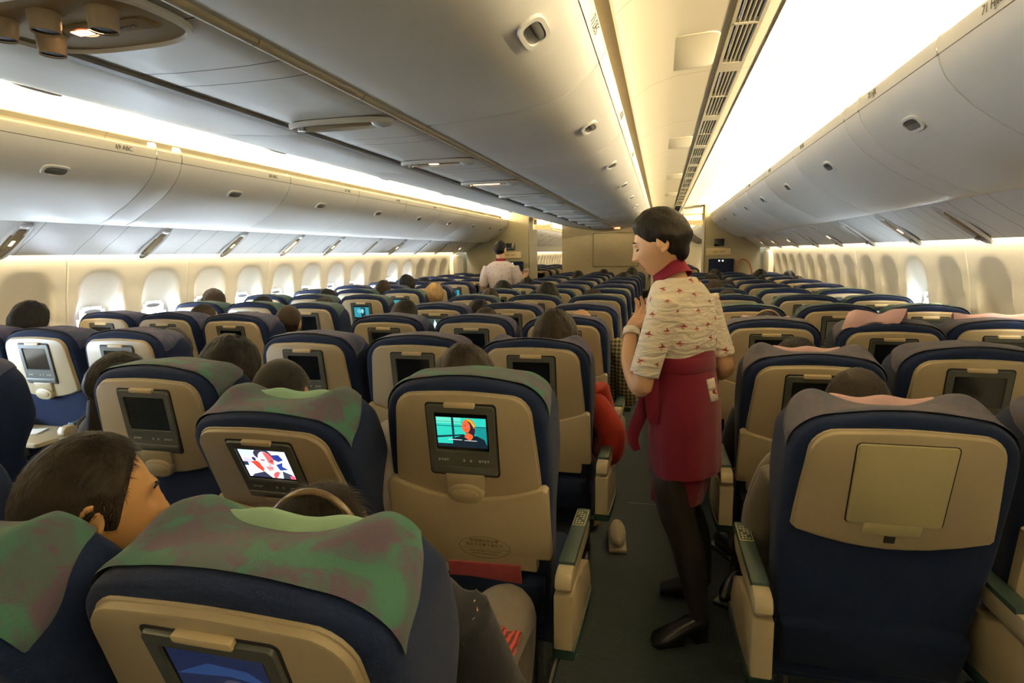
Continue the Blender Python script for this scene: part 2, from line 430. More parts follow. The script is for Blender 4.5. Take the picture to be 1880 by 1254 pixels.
# ceiling grilles
def grille_mesh(s):
    b = MB(); L_ = .88
    for x0, x1 in ((0, .012), (.088, .1)): b.box(x0, x1, 0, L_, -.004, .012)
    for y0, y1 in ((-.065, .0), (.43, .448), (L_, L_ + .065)): b.box(0, .1, y0, y1, -.004, .012)
    for k in range(1, 5):
        x = .012 + .076 * k / 5; b.box(x - .0022, x + .0022, 0, L_, -.002, .016)
    return b.mesh('grille', CEIL, 0)
gm = grille_mesh(1)
for s in (-1, 1):
    for k in range(-1, 11):
        y = 1.87 + 1.01 * k
        if y > YB - .8: break
        x = XC + 1.245 if s > 0 else XC - 1.345
        o = obj('ceiling_grille', gm, None, (x, y, 2.287))
        tag(o, '%s slotted cream air grille over the %s aisle, counted from the camera' % (['nearest', 'second', 'third', 'fourth', 'fifth', 'sixth', 'seventh', 'eighth', 'ninth', 'tenth', 'eleventh', 'twelfth'][k + 1], 'right' if s > 0 else 'left'), 'air vent', 'ceiling air grilles over the %s aisle' % ('right' if s > 0 else 'left'))
# ceiling hatches over the right aisle
hm = MB(); o_ = rrect(-.115, .115, -.21, .21, .045)
hm.plate(o_, 0, -.006, .004, 0, None, 'z'); hm = hm.mesh('hatch', CEIL, 40)
for k, y in enumerate((2.56, 4.58, 6.6, 8.62)):
    o = obj('ceiling_hatch', hm, None, (.075, y, 2.281), (0, R(-3), 0))
    tag(o, ['rounded cream access hatch in the right aisle ceiling nearest the camera', 'second cream access hatch along the right aisle ceiling', 'third cream access hatch along the right aisle ceiling', 'farthest cream access hatch along the right aisle ceiling'][k], 'hatch', 'ceiling access hatches')
# cove lamps: fluorescent battens lying on top of the outer bins
TUBE = emis('cove_tube_glow', (1.0, .70, .34), 9)
COOL = dict()
def area(name, loc, rot, sx, sy, power, col, spread=PI):
    la = D.lights.new(name, 'AREA'); la.shape = 'RECTANGLE'; la.size = sx; la.size_y = sy; la.energy = power; la.color = col; la.spread = spread
    o = D.objects.new(name, la); COL.objects.link(o); o.location = loc; o.rotation_euler = rot; return o
COVE_P, WASH_P = 200, 58
for s in (-1, 1):
    # lamp shines up and inward onto the ceiling
    area('cove_lamp', (XC + s * 1.95, (Y0 + YB) / 2, 2.19), (0, R(180 - s * 42), 0), .05, YB - Y0, COVE_P, (1.0, .80, .46))
    area('cove_lamp', (XC + s * 1.95, (YB + YE) / 2, 2.19), (0, R(180 - s * 42), 0), .05, YE - YB, COVE_P * .9, (1.0, .80, .46))
    area('window_wash_lamp', (XC + s * 2.748, (Y0 + 10.9) / 2, 1.612), (0, R(s * -6), 0), .025, 10.9 - Y0, WASH_P, (1.0, .80, .48))
    area('window_wash_lamp', (XC + s * 2.748, (12.8 + YE) / 2, 1.612), (0, R(s * -6), 0), .025, YE - 12.8, WASH_P, (1.0, .80, .50))

# ------------------------------------------------------------------ overhead bins
SB = [(2.46, 1.752), (2.40, 1.742), (2.31, 1.738), (2.23, 1.766), (2.165, 1.804), (2.085, 1.846), (2.01, 1.894), (1.945, 1.943), (1.893, 1.994), (1.862, 2.035), (1.846, 2.068), (1.838, 2.098)]
SL = [(1.8365, 2.101), (1.832, 2.125), (1.836, 2.15), (1.852, 2.163), (1.90, 2.168)]
CB = [(.232, 1.957), (.25, 1.953), (.34, 1.956), (.46, 1.965), (.55, 1.974), (.62, 1.985), (.675, 1.998), (.715, 2.013), (.753, 2.035), (.785, 2.06), (.81, 2.082), (.828, 2.104)]
CL_ = [(.830, 2.107), (.842, 2.125), (.850, 2.14), (.850, 2.152), (.83, 2.165)]
def bin_mesh(prof, s, ln, m, bev=.006):
    b = MB(); c = (sum(p[0] for p in prof) / len(prof), sum(p[1] for p in prof) / len(prof) + .25)
    def off(p, k): 
        v = Vector((c[0] - p[0], c[1] - p[1])).normalized(); return (p[0] + v.x * k, p[1] + v.y * k)
    rows = []
    fl = .03 if bev > .004 else .004
    for y, k in ((.003, fl), (.003, .006 if bev > .004 else .002), (.005, .002), (.012, 0), (ln - .012, 0), (ln - .005, .002), (ln - .003, .006 if bev > .004 else .002), (ln - .003, fl)):
        rows.append([(s * off(p, k)[0], y, off(p, k)[1]) for p in prof])
    b.grid(rows); return b.mesh('bin', m, 35)
def latch_frame(prof, s, u0):
    """matrix on the bin skin: local x along the cabin, local z up the curve, local -y outward"""
    i = u0; p, q = prof[i], prof[i + 1]
    t = Vector((s * (q[0] - p[0]), 0, q[1] - p[1])).normalized(); n = t.cross(Vector((0, 1, 0))).normalized()
    if n.z > 0: n = -n
    x = t.cross(n) * -1
    x = Vector((0, 1, 0)); y = -n; z = x.cross(y)
    o = Vector((s * (p[0] + q[0]) / 2, 0, (p[1] + q[1]) / 2))
    return Matrix(((x.x, y.x, z.x, o.x), (x.y, y.y, z.y, o.y), (x.z, y.z, z.z, o.z), (0, 0, 0, 1)))
def latch_meshes():
    o, i = oval(0, 0, .075, .036, 32, 3.2), oval(0, 0, .058, .024, 32, 3.2)
    b = MB(); b.grid([[(p[0], .004, p[1]) for p in o], [(p[0] * .97, -.008, p[1] * .96) for p in o], [(p[0], -.008, p[1]) for p in i], [(p[0] * .98, .0, p[1] * .98) for p in i]], True)
    b1 = b.mesh('latch_bezel', PANEL, 50)
    b = MB(); b.plate(i, .006, -.0035, .001); b2 = b.mesh('latch_pocket', LATCHM, 30)
    lev = [p for p in i if p[1] > -.002] ; lev = rrect(-.056, .056, .001, .022, .008)
    b = MB(); b.plate(lev, .004, -.0062, .002); b3 = b.mesh('lever', LATCHL, 30)
    return b1, b2, b3
LM_ = latch_meshes()
BINC = {}
def add_bin(kind, s, y0, y1, label, group, num=None, latch=True):
    prof, strip, li = (SB, SL, 7) if kind == 'S' else (CB, CL_, 7)
    ln = round(y1 - y0, 3); key = (kind, s, ln)
    if key not in BINC: BINC[key] = (bin_mesh(prof, s, ln, PANEL), bin_mesh(strip, s, ln, STRIP, .003))
    t = thing('overhead_bin', label, 'overhead bin', (XC, y0, 0), 0, group)
    obj('bin_door', BINC[key][0], t); obj('label_strip', BINC[key][1], t)
    if latch:
        M = latch_frame(prof, s, li)
        e = obj('latch', LM_[0], t); e.matrix_local = Matrix.Translation((0, ln / 2, 0)) @ M
        obj('latch_pocket', LM_[1], e); obj('lever', LM_[2], e)
    if num:
        te = obj('row_number', text_mesh(num, .034, DINK), t)
        i = 0; p, q = strip[0], strip[2]
        tt = Vector((s * (q[0] - p[0]), 0, q[1] - p[1])).normalized(); nrm = Vector((-s * .98, 0, -.2)) if kind == 'S' else Vector((s * .9, 0, -.4))
        zc = (p[1] + q[1]) / 2; xc = s * ((p[0] + q[0]) / 2)
        ydir = tt; zdir = (nrm - tt * nrm.dot(tt)).normalized(); xdir = ydir.cross(zdir)
        te.matrix_local = Matrix(((xdir.x, ydir.x, zdir.x, xc + zdir.x * .006), (xdir.y, ydir.y, zdir.y, ln * (.8 if s < 0 and kind == 'S' else .75)), (xdir.z, ydir.z, zdir.z, zc + zdir.z * .006), (0, 0, 0, 1)))
    return t
ORD = ['nearest', 'second', 'third', 'fourth', 'fifth', 'sixth', 'seventh', 'eighth', 'ninth', 'tenth', 'eleventh', 'twelfth', 'thirteenth', 'fourteenth', 'fifteenth', 'sixteenth']
def spacer(kind, s, y0, y1, label):
    prof, strip, _ = (SB, SL, 0) if kind == 'S' else (CB, CL_, 0)
    t = thing('bin_filler_panel', label, 'panel', (XC, y0, 0)); obj('filler_skin', bin_mesh(prof, s, y1 - y0, PANEL), t); obj('label_strip', bin_mesh(strip, s, y1 - y0, STRIP), t)
TN = [30]
def run(kind, s, cuts, where, group, nums, behind=0):
    for i in range(len(cuts) - 1):
        if i < behind:         # beside and behind the viewer: plain continuation of the lining
            for prof, m in (((SB, PANEL), (SL, STRIP)) if kind == 'S' else ((CB, PANEL), (CL_, STRIP))):
                TN[0] += 1; struct('trim_%d' % TN[0], bin_mesh(prof, s, cuts[i + 1] - cuts[i], m), 'bin lining continuing behind the viewer', None, (XC, cuts[i], 0))
            continue
        add_bin(kind, s, cuts[i], cuts[i + 1], '%s off-white overhead bin %s' % (ORD[i - behind], where), group, nums[i] if i < len(nums) else None)
run('S', -1, [-1.1, .77, 1.89, 3.01], 'above the left windows, this side of the narrow filler', 'bins over the left windows', ['71 ABC', '70 ABC', '69 ABC'], 2)
spacer('S', -1, 3.01, 3.20, 'narrow filler panel between two bins above the left windows')
run('S', -1, [3.20, 4.32, 5.44, 6.56, 7.68, 8.80, 9.92, 10.72, 11.35], 'above the left windows, beyond the narrow filler', 'bins over the left windows', ['68 ABC', '67 ABC', '66 ABC', '65 ABC'])
run('S', 1, [-1.1, .9, 2.2, 2.97], 'above the right windows, this side of the narrow filler', 'bins over the right windows', ['72 HJK', '71 HJK', '70 HJK'], 1)
spacer('S', 1, 2.97, 3.18, 'narrow filler panel between two bins above the right windows')
run('S', 1, [3.18, 4.30, 5.42, 6.54, 7.66, 8.78, 9.90, 10.6, 11.1], 'above the right windows, beyond the narrow filler', 'bins over the right windows', ['69 HJK', '68 HJK', '67 HJK'])
cc = [-1.1, .88] + [1.99 + 1.115 * k for k in range(9)]; cc[-1] = YB
run('C', 1, cc, 'along the right edge of the centre ceiling', 'centre bins over the right aisle', ['72 DEG', '71 DEG', '70 DEG', '69 DEG'], 1)
run('C', -1, cc, 'along the left edge of the centre ceiling', 'centre bins over the left aisle', [], 1)
run('S', -1, [12.3 + 1.12 * k for k in range(11)], 'seen in the next cabin through the left doorway', 'bins of the next cabin', [])
run('S', 1, [12.3 + 1.12 * k for k in range(6)], 'seen in the next cabin through the right doorway', 'bins of the next cabin', [])
# dark backings behind the bin joints
for s, n, p in ((-1, 6, SB), (1, 7, SB), (-1, 8, CB), (1, 9, CB)):
    q = [(a + (.0 if p is CB else .035), z + .028) for a, z in p] + ([(1.90, 2.16), (2.0, 2.18), (2.04, 2.20)] if p is SB else [(.82, 2.15), (.80, 2.19), (.70, 2.3)])
    struct('trim_%d' % n, extrude([(XC + s * a, z) for a, z in q], Y0, YB if p is CB else YE, [SEAMM if p is SB else GUTT] * 2), 'dark backing behind the bin joints')
# centre service channel
sm = []
for k in range(-1, 12): sm += [1.01 + .89 * k, 1.27 + .89 * k, 1.38 + .89 * k]
struct('trim_10', extrude([(XC - .208, 1.97), (XC - .2, 1.963), (XC - .1, 1.958), (XC, 1.957), (XC + .1, 1.958), (XC + .2, 1.963), (XC + .212, 1.97)], Y0, YB, [PSU, SEAMM], sm, .0022), 'flat service channel along the middle of the ceiling')
b = MB(); b.box(XC - .232, XC - .206, Y0, YB, 1.954, 1.968); struct('trim_11', b.mesh('strip', TRIMG, 0), 'grey strip along the left side of the service channel')
b = MB(); b.box(XC - .25, XC + .25, Y0, YB, 2.0, 2.02); struct('trim_12', b.mesh('cap', SEAMM, 0), 'dark void above the service channel')
b = MB(); cuts = []
y = Y0
while y < YB:
    y1 = min(y + .445, YB); b.tube([(XC + .222, y + .002, 1.957), (XC + .222, y1 - .002, 1.957)], .0135, 12); y = y1
struct('trim_13', b.mesh('pipe', PIPE, 40), 'beige tube trim between the service channel and the right centre bins')

# reading light / sign units
WARM = emis('reading_light_glow', (1.0, .55, .22), 5); SIGN = emis('seatbelt_sign_glow', (1.0, .22, .08), 4.5); SIGNY = emis('sign_pictogram_glow', (1.0, .62, .30), 8)
POD = mat('light_unit_beige', (.30, .22, .12), .75, .05, 50, spec=.15); PODW = mat('light_unit_pearl', (.62, .63, .62), .25); NOZ = mat('air_nozzle', (.42, .33, .22), .3, .05, 40); CHROME = mat('nozzle_rim', (.7, .7, .7), .15, metal=1.0)
def pod_meshes():
    # capsule along local x, seen from local -z
    o = oval(0, 0, .175, .052, 40, 2.6)
    b = MB(); b.grid([[(p[0] * 1.06, p[1] * 1.14, .004) for p in o], [(p[0] * 1.05, p[1] * 1.12, -.008) for p in o], [(p[0], p[1], -.012) for p in o], [(p[0] * .985, p[1] * .95, .004) for p in o]], True); rim = b.mesh('pod_rim', PSU, 50)
    b = MB(); b.plate(o, .008, .001, .001, 0, None, 'z'); base = b.mesh('pod_tray', POD, 30)
    b = MB(); b.ell((.145, 0, -.002), (.035, .036, .018), 16, 8); bulb = b.mesh('pod_end', PODW, 60)
    b = MB(); b.plate(rrect(-.115, .10, -.018, .030, .012), .002, -.006, .002, 0, None, 'z'); plate = b.mesh('pod_plate', POD, 30)
    b = MB(); b.plate(rrect(-.045, .0, -.004, .014, .002), 0, -.008, .001, 0, None, 'z'); sign = b.mesh('lit_sign', [SIGNY], 30)
    b = MB()
    b.tube([(-.125, -.03, .002), (-.125, -.03, -.022)], .013, 14); noz = b.mesh('nozzle', CHROME, 40)
    b = MB(); b.plate(rrect(-.11, .06, -.016, .016, .014), .001, -.009, .002, 0, None, 'z'); lit = b.mesh('lit_lens', WARM, 30)
    return rim, base, bulb, plate, sign, noz, lit
PM = pod_meshes()
def pod(loc, rot, label, group, lit=0):
    t = thing('reading_light_unit', label, 'light unit', loc, 0, group); t.rotation_euler = rot
    for n, m in (('rim', PM[0]), ('tray', PM[1]), ('pearl_end', PM[2]), ('plate', PM[3]), ('air_nozzle', PM[5])): obj(n, m, t)
    if lit == 1: obj('lit_sign', PM[4], t)
    if lit == 2: obj('lit_lens', PM[6], t)
    return t
for k, y in enumerate((2.68, 3.68, 4.52, 5.37, 6.17, 7.09, 7.88, 8.77, 9.67, 10.6)):
    pod((XC - 2.567, y, 1.6425), (0, R(-36), 0), '%s slanted reading light unit below the left bins%s' % (ORD[k], ', sign lit orange' if k in (0, 2, 4, 6, 9) else ''), 'light units under the left bins', 1 if k in (0, 2, 4, 6, 9) else (2 if k == 3 else 0))
for k, y in enumerate((3.71, 4.60, 5.50, 6.40, 7.3, 8.3, 9.4, 10.4)):
    pod((XC + 2.567, y, 1.6425), (0, R(-36), R(180)), '%s slanted reading light unit below the right bins%s' % (ORD[k], ', sign lit orange' if k in (1, 3, 5, 6, 7) else ''), 'light units under the right bins', 1 if k in (1, 3, 5, 6, 7) else 0)
for k in range(1, 12):
    y = .965 + .89 * k
    pod((XC, y, 1.951), (0, 0, 0), '%s oval light unit along the ceiling service channel%s' % (ORD[k - 1 + 1], ', sign lit red' if k == 2 else (', glowing warm' if k == 3 else '')), 'light units in the centre channel', {2: 1, 3: 2}.get(k, 0))
# the large unit at the top left corner, with nozzles and lit no-smoking sign
t = thing('service_unit', 'large beige ceiling unit with air nozzles and lit red sign, top left', 'light unit', (XC - .02, .95, 1.951), 0)
o = oval(0, 0, .185, .125, 44, 3.0)
b = MB(); b.grid([[(p[0] * 1.06, p[1] * 1.05, .004) for p in o], [(p[0] * 1.05, p[1] * 1.04, -.006) for p in o], [(p[0], p[1], -.008) for p in o], [(p[0] * .985, p[1] * .97, .004) for p in o]], True); obj('rim', b.mesh('rim', PSU, 50), t)
b = MB(); b.plate(o, .008, .0, .001, 0, None, 'z'); obj('tray', b.mesh('tray', POD, 30), t)
b = MB(); b.plate(rrect(-.06, .135, .00, .055, .012), .002, -.004, .002, 0, None, 'z'); pp = obj('sign_plate', b.mesh('sign_plate', POD, 30), t)
b = MB(); b.plate(rrect(-.04, -.004, .018, .040, .002), 0, -.0055, .0008, 0, None, 'z'); b.plate(rrect(.0, .014, .018, .042, .002), 0, -.0055, .0008, 0, None, 'z'); obj('lit_sign', b.mesh('lit_sign', SIGNY, 30), pp)
b = MB(); b.grid([[(p[0] - .012, p[1] + .029, -.0058) for p in oval(0, 0, .02, .018, 24)], [(p[0] - .012, p[1] + .029, -.0058) for p in oval(0, 0, .0165, .0145, 24)]], True); obj('prohibition_ring', b.mesh('prohibition_ring', SIGN, 30), pp)
te = obj('lettering', text_mesh('NO SMOKING', .012, INK), pp, (.065, .028, -.0048), (R(180), 0, 0))
for i, (x, y, l) in enumerate(((-.10, .03, .034), (-.115, -.05, .03), (-.01, -.055, .03), (.10, -.04, .034))):
    b = MB(); b.tube([(x, y, .002), (x, y, -l * .7), (x, y, -l)], [.026, .024, .022], 20, caps=False); b.tube([(x, y, -l), (x, y, -l - .003)], [.0235, .0225], 20, caps=False); nz = obj('air_nozzle', b.mesh('air_nozzle', NOZ, 40), t)
    b = MB(); b.plate(oval(x, y, .0205, .0205, 20), -l + .004, -l + .001, .0005, 0, None, 'z'); obj('nozzle_throat', b.mesh('throat', GAPM, 30), nz)

# ------------------------------------------------------------------ forward bulkhead and closets
BULK = mat('bulkhead_textile', (.42, .36, .23), .85, .14, 26, .3, 120)
nt = BULK.node_tree; nzz = next(n for n in nt.nodes if n.type == 'TEX_NOISE'); 
mp = nt.nodes.new('ShaderNodeMapping'); mp.inputs['Scale'].default_value = (.35, 1, 2.2); mp.inputs['Rotation'].default_value = (0, .35, 0)
tc = next(n for n in nt.nodes if n.type == 'TEX_COORD'); nt.links.new(tc.outputs['Object'], mp.inputs[0]); nt.links.new(mp.outputs[0], nzz.inputs['Vector'])
CLOS = mat('closet_laminate', (.33, .30, .20), .6, .08, 30)
b = MB(); b.box(XC - .80, XC + .80, YB, YB + .06, 0, 2.4); struct('wall_front', b.mesh('wall_front', BULK, 0), 'beige textile bulkhead across the middle of the cabin')
FRM = mat('panel_frame_beige', (.17, .14, .08), .5)
t = thing('screen_panel', 'large framed beige screen panel on the front bulkhead', 'panel', (XC + .20, YB - .004, 1.56))
b = MB(); o = rrect(-.42, .42, -.31, .31, .02); b.grid([[(p[0], 0, p[1]) for p in o], [(p[0], -.014, p[1]) for p in o], [(p[0] * .975, -.014, p[1] * .968) for p in o], [(p[0] * .972, -.004, p[1] * .965) for p in o]], True); obj('frame', b.mesh('frame', FRM, 30), t)
b = MB(); b.plate([(p[0] * .972, p[1] * .965) for p in o], 0, -.005, .001); obj('screen_cloth', b.mesh('cloth', BULK, 30), t)
def closet(name, x0, x1, lab, mx, sgn):
    t = thing(name, lab, 'closet', ((x0 + x1) / 2, YB, 0))
    w = (x1 - x0) / 2
    b = MB(); b.box(-w, w, 0, .8, 0, 2.4); obj('cabinet_body', b.mesh('body', CLOS, 0), t)
    b = MB(); b.box(sgn * w - .012, sgn * w + .012, -.012, .0, 0, 2.4); obj('corner_trim', b.mesh('corner', FRM, 0), t)
    b = MB(); b.plate(rrect(mx - .085, mx + .085, 1.59, 1.72, .008), 0, -.03, .004); obj('monitor', b.mesh('monitor', SCREEN, 30), t)
    b = MB(); b.plate(rrect(mx - .02 - .2, mx + .2, 1.43, 1.555, .012), 0, -.02, .004); p_ = obj('notice_plate', b.mesh('plate', CLIP, 30), t)
    obj('lettering', text_mesh('LIFE VEST', .05, INK), p_, (mx, -.022, 1.49), (R(90), 0, 0))
    b = MB(); b.plate(rrect(mx - .17, mx + .25, .55, 1.37, .02), 0, -.12, .015); j = obj('folded_crew_seat', b.mesh('seat', NAVYD, 30), t)
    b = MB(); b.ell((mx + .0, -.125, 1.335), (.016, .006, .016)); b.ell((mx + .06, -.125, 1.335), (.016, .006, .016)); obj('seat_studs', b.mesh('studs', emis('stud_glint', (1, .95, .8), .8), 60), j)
    return t
closet('wardrobe', -3.73, -2.47, 'tall beige closet with monitor and folded crew seat beside the left doorway', .27, 1)
closet('wardrobe', .74, 1.67, 'tall beige closet with small monitor and folded crew seat beside the right doorway', -.22, -1)
b = MB(); b.tube(catmull([(1.28, YB - .25, 1.02), (1.26, YB - .25, 1.22), (1.34, YB - .25, 1.36), (1.46, YB - .25, 1.30), (1.52, YB - .25, 1.1), (1.53, YB - .25, .9)], 8), .012, 10)
b.box(1.26, 1.55, YB - .26, YB - .0, .55, .92)
o = obj('assist_handle', b.mesh('handle', mat('red_brown_handle', (.25, .06, .02), .4), 40)); tag(o, 'red-brown curved hand rail standing before the right closet', 'handle')
# exit signs hanging over the two aisles
YEL = mat('sign_plate_cream', (.75, .62, .30), .4, emit=(1.0, .75, .3), estr=.35); REDS = emis('exit_lettering', (1.0, .10, .02), 1.6)
for x, where in ((-2.12, 'left'), (.50, 'right')):
    t = thing('exit_sign', 'hanging framed exit sign with red lettering over the %s aisle' % where, 'sign', (x, YB - .45, 2.02))
    b = MB()
    for q in ((-.17, -.15, -.02, .0, -.06, .24), (.15, .17, -.02, .0, -.06, .24), (-.17, .17, -.02, .0, .10, .125)): b.box(*q)
    obj('frame', b.mesh('frame', CLIP, 0), t)
    b = MB(); b.plate(rrect(-.17, .17, -.075, .015, .01), .0, -.03, .004); pl_ = obj('plate', b.mesh('plate', YEL, 30), t)
    obj('lettering', text_mesh('出口 EXIT', .062, REDS), pl_, (0, -.032, -.03), (R(90), 0, 0))
b = MB(); b.plate(rrect(-.05, .05, -.012, .012, .004), 0, -.02, .003); o = obj('seatbelt_sign', b.mesh('sign', SIGN, 30), None, (XC + .25, YB - .3, 1.94)); tag(o, 'small lit red sign under the ceiling by the front bulkhead', 'sign')
# doors beyond the last windows
for s, n in ((-1, 1), (1, 2)):
    b = MB(); o = rrect(10.68, 11.28, .1, 1.50, .1); x = XC + s * 2.74
    b.plate(o, XC + s * 2.82, x, .01, 0, None, 'x'); struct('door_%d' % n, b.mesh('door', WALL, 30), 'plain beige exit door beyond the last %s window' % ('left' if s < 0 else 'right'))
# ------------------------------------------------------------------ seats
# back frame: x across, z(u) up the back from the hinge, y(d) towards the front; the back leans by turning about the hinge
SW = [(0, .218), (.2, .232), (.4, .242), (.55, .243), (.66, .238)]
ARCH = [(-interp(SW, u), u) for u in (0, .1, .2, .3, .4, .5, .58, .64)]
for k in range(0, 7):
    t = R(180 - 90 * k / 6); ARCH.append((-.135 + .103 * cos(t), .655 + .098 * sin(t)))
for k in range(1, 8): x = -.135 + .27 * k / 8; ARCH.append((x, .753 + .014 * (1 - (x / .135) ** 2)))
ARCH = ARCH + [(-p[0], p[1]) for p in reversed(ARCH[:15])]
LEN = [0]
for a, c in zip(ARCH, ARCH[1:]): LEN.append(LEN[-1] + math.hypot(c[0] - a[0], c[1] - a[1]))
def arch(t):
    L_ = t * LEN[-1]
    for i in range(len(LEN) - 1):
        if L_ <= LEN[i + 1] + 1e-9:
            f = (L_ - LEN[i]) / (LEN[i + 1] - LEN[i]); return (ARCH[i][0] + f * (ARCH[i + 1][0] - ARCH[i][0]), ARCH[i][1] + f * (ARCH[i + 1][1] - ARCH[i][1]))
    return ARCH[-1]
def Dp(u): return .115 + .085 * sst(.36, .50, u)
EARK = 0.0          # 1 when the side wings are folded up into ears
def surf(t, v, g=0.0):
    """side surface of the padded back; g = how far outside the pad"""
    x, u = arch(t); sc = .955 + .045 * sst(0, .14, v) - .02 * sst(.8, 1.0, v) ; sc *= 1 + g
    ear = (.010 + .034 * EARK) * exp(-((abs(x) - .168) / .066) ** 2) * sst(.25, .8, v) + (.008 - .030 * EARK) * exp(-(x / .10) ** 2) * sst(.3, 1, v)
    top = sst(.60, .74, u)
    y = v * Dp(u)
    return (x * sc, .40 + (u - .40) * (sc if u > .4 else 1) + (ear - (.046 + .028 * EARK) * v) * top + g * .15 * top, y)
def front(t, s, g=0.0):
    x, u = arch(t); e = surf(t, 1, g)
    k = s  # 1 at the rim, 0 in the middle
    xx = e[0] * k; uu = .33 + (e[1] - .33) * (1 - (1 - k) * .85) if e[1] > .33 else e[1]
    dc = .105 + .02 * sst(.5, .62, uu)
    dep = e[2] + (.012 if k > .9 else 0) if k > .82 else (dc + (e[2] - dc) * sst(.45, .85, k))
    return (xx, uu, dep + g * .3)
TS = [i / 52 for i in range(53)]
BACKS = []
for EARK in (0.0, 1.0):
  b = MB(); rows = []
  for s in (0, .4, .8): rows.append([(surf(t, 0)[0] * s, .33 + (surf(t, 0)[1] - .33) * s if surf(t, 0)[1] > .33 else surf(t, 0)[1], 0) for t in TS])
  for v in (0, .06, .14, .3, .5, .7, .88, 1): rows.append([surf(t, v) for t in TS])
  for s in (.97, .9, .82, .7, .5, .25, 0): rows.append([front(t, s) for t in TS])
  b.grid([[(p[0], p[2], p[1]) for p in r_] for r_ in rows]); BACKS.append(b.mesh('backrest', NAVY, 60, merge=1e-5, sub=1))
def cover_mesh(m, seed):
    rnd = random.Random(seed)
    b = MB(); rows = []; n = 40
    wob = [rnd.uniform(-1, 1) for _ in range(20)]
    for j, v in enumerate((.15, .2, .35, .5, .65, .8, .9, 1.0)):
        tl = .334 + .052 * v + .004 * wob[j]; r_ = []
        for i in range(n + 1):
            t = tl + (1 - tl * 2) * i / n
            g = .016 + .006 * noise.noise(Vector((t * 9 + seed * 5, v * 2.2, seed)))
            if i in (0, n): g = .002
            r_.append(surf(t, v, g if j else .006))
        rows.append(r_)
    for s in (.96, .88, .78, .6):
        tl = .388; rows.append([front(tl + (1 - 2 * tl) * i / n, s, .016) for i in range(n + 1)])
    b.grid([[(p[0], p[2], p[1]) for p in r_] for r_ in rows])
    return b.mesh('headrest_cover', m, 60, sub=1)
COVERS = {}
for EARK in (0.0, 1.0):
    for k, m in (('G', GREENP), ('g', GREEND), ('P', PURPLE), ('S', GREYP)):
        if EARK == 0 or k in 'GSP': COVERS[(k, EARK)] = [cover_mesh(m, i + 1) for i in range(3 if not EARK else 2)]
EARS = {(0, 'CR'), (0, 'CM'), (1, 'CM'), (1, 'RA'), (2, 'RA'), (2, 'CR')}
# rear shell
def shell_outline():
    L_ = [(-.212, .452), (-.209, .50), (-.203, .57), (-.197, .63)]
    for k in range(0, 7):
        t = R(180 - 90 * k / 6); L_.append((-.135 + .060 * cos(t), .655 + .062 * sin(t)))
    L_ += [(-.09, .720), (-.045, .7225)]
    top = L_ + [(0, .7235)] + [(-p[0], p[1]) for p in reversed(L_)]
    bot = [(.205, .442), (.15, .424), (.09, .410), (.04, .404), (0, .402), (-.04, .404), (-.09, .410), (-.15, .424), (-.205, .442)]
    return top + bot
SO = shell_outline()
b = MB(); b.plate([(x * 1.02, .56 + (u - .56) * 1.02) for x, u in SO], .02, -.004, .004); b.plate(SO, .0, -.016, .006); SHELL_ME = b.mesh('back_shell', SHELL, 40)
b = MB(); b.plate(rrect(-.103, .103, .476, .698, .012), -.01, -.0168, .0005); GAP_ME = b.mesh('gap_shade', GAPM, 0)  # flat black plate stands in for the shaded gap around the monitor
b = MB()
out, inn = rrect(-.098, .098, .482, .692, .010), rrect(-.078, .078, .555, .670, .004)
b.grid([[(p[0], -.012, p[1]) for p in out], [(p[0], -.020, p[1]) for p in out], [(p[0] * .985, -.0235, .587 + (p[1] - .587) * .985) for p in out], [(p[0], -.0235, p[1]) for p in inn], [(p[0] * .98, -.019, .6125 + (p[1] - .6125) * .98) for p in inn]], True)
b.plate(rrect(-.094, .094, .487, .508, .003), -.02, -.0265, .002)
b.box(-.078, .078, -.0255, -.022, .548, .552)
BEZ_ME = b.mesh('monitor', BEZEL, 35)
b = MB(); b.plate(rrect(-.079, .079, .554, .671, .002), -.012, -.0192, .0005); SCR_ME = b.mesh('screen', SCREEN, 0)
b = MB()
for x, w in ((-.055, .036), (.005, .010), (.025, .010), (.064, .036)):
    for q in range(int(w / .008)): b.box(x - w / 2 + q * .008, x - w / 2 + q * .008 + .005, -.0245, -.023, .524 + (q % 2) * .002, .531)
KEY_ME = b.mesh('keys', KEYS, 0)
b = MB(); b.plate(rrect(-.044, .044, .6865, .700, .004), -.015, -.0275, .002); CLIP_ME = b.mesh('clip', CLIP, 40)
b = MB(); b.plate(rrect(-.056, .056, .440, .484, .003), -.012, -.0265, .003); b.plate(oval(0, .424, .054, .031, 32, 2.2), -.012, -.036, .008)
b.plate(oval(0, .4255, .040, .017, 28, 2.2), -.033, -.0405, .003)
LATCH_ME = b.mesh('tray_latch', TRAY, 40)
topc = [(.228, .455), (.222, .4555), (.18, .440), (.12, .422), (.06, .412), (0, .409), (-.06, .412), (-.12, .422), (-.18, .440), (-.222, .4555), (-.228, .455)]
TR = [(-.236, .448), (-.238, .30), (-.240, .238), (-.236, .231), (-.200, .230), (-.198, .226), (-.198, .190), (-.194, .186), (.194, .186), (.198, .190), (.198, .226), (.200, .230), (.236, .231), (.240, .238), (.238, .30), (.236, .448)]
b = MB(); b.plate(TR + topc, .0, -.034, .005); TRAY_ME = b.mesh('tray_table', TRAY, 40)
b = MB(); b.plate(rrect(-.17, .17, .50, .672, .008) if 0 else rrect(-.100, .100, .478, .696, .010), -.01, -.0215, .004)
b.plate([(-.062, .47), (-.06, .452), (.0, .446), (.06, .452), (.062, .47), (.062, .485), (-.062, .485)], -.01, -.0215, .003); BLANK_ME = b.mesh('monitor_blank', OLIVE, 40)
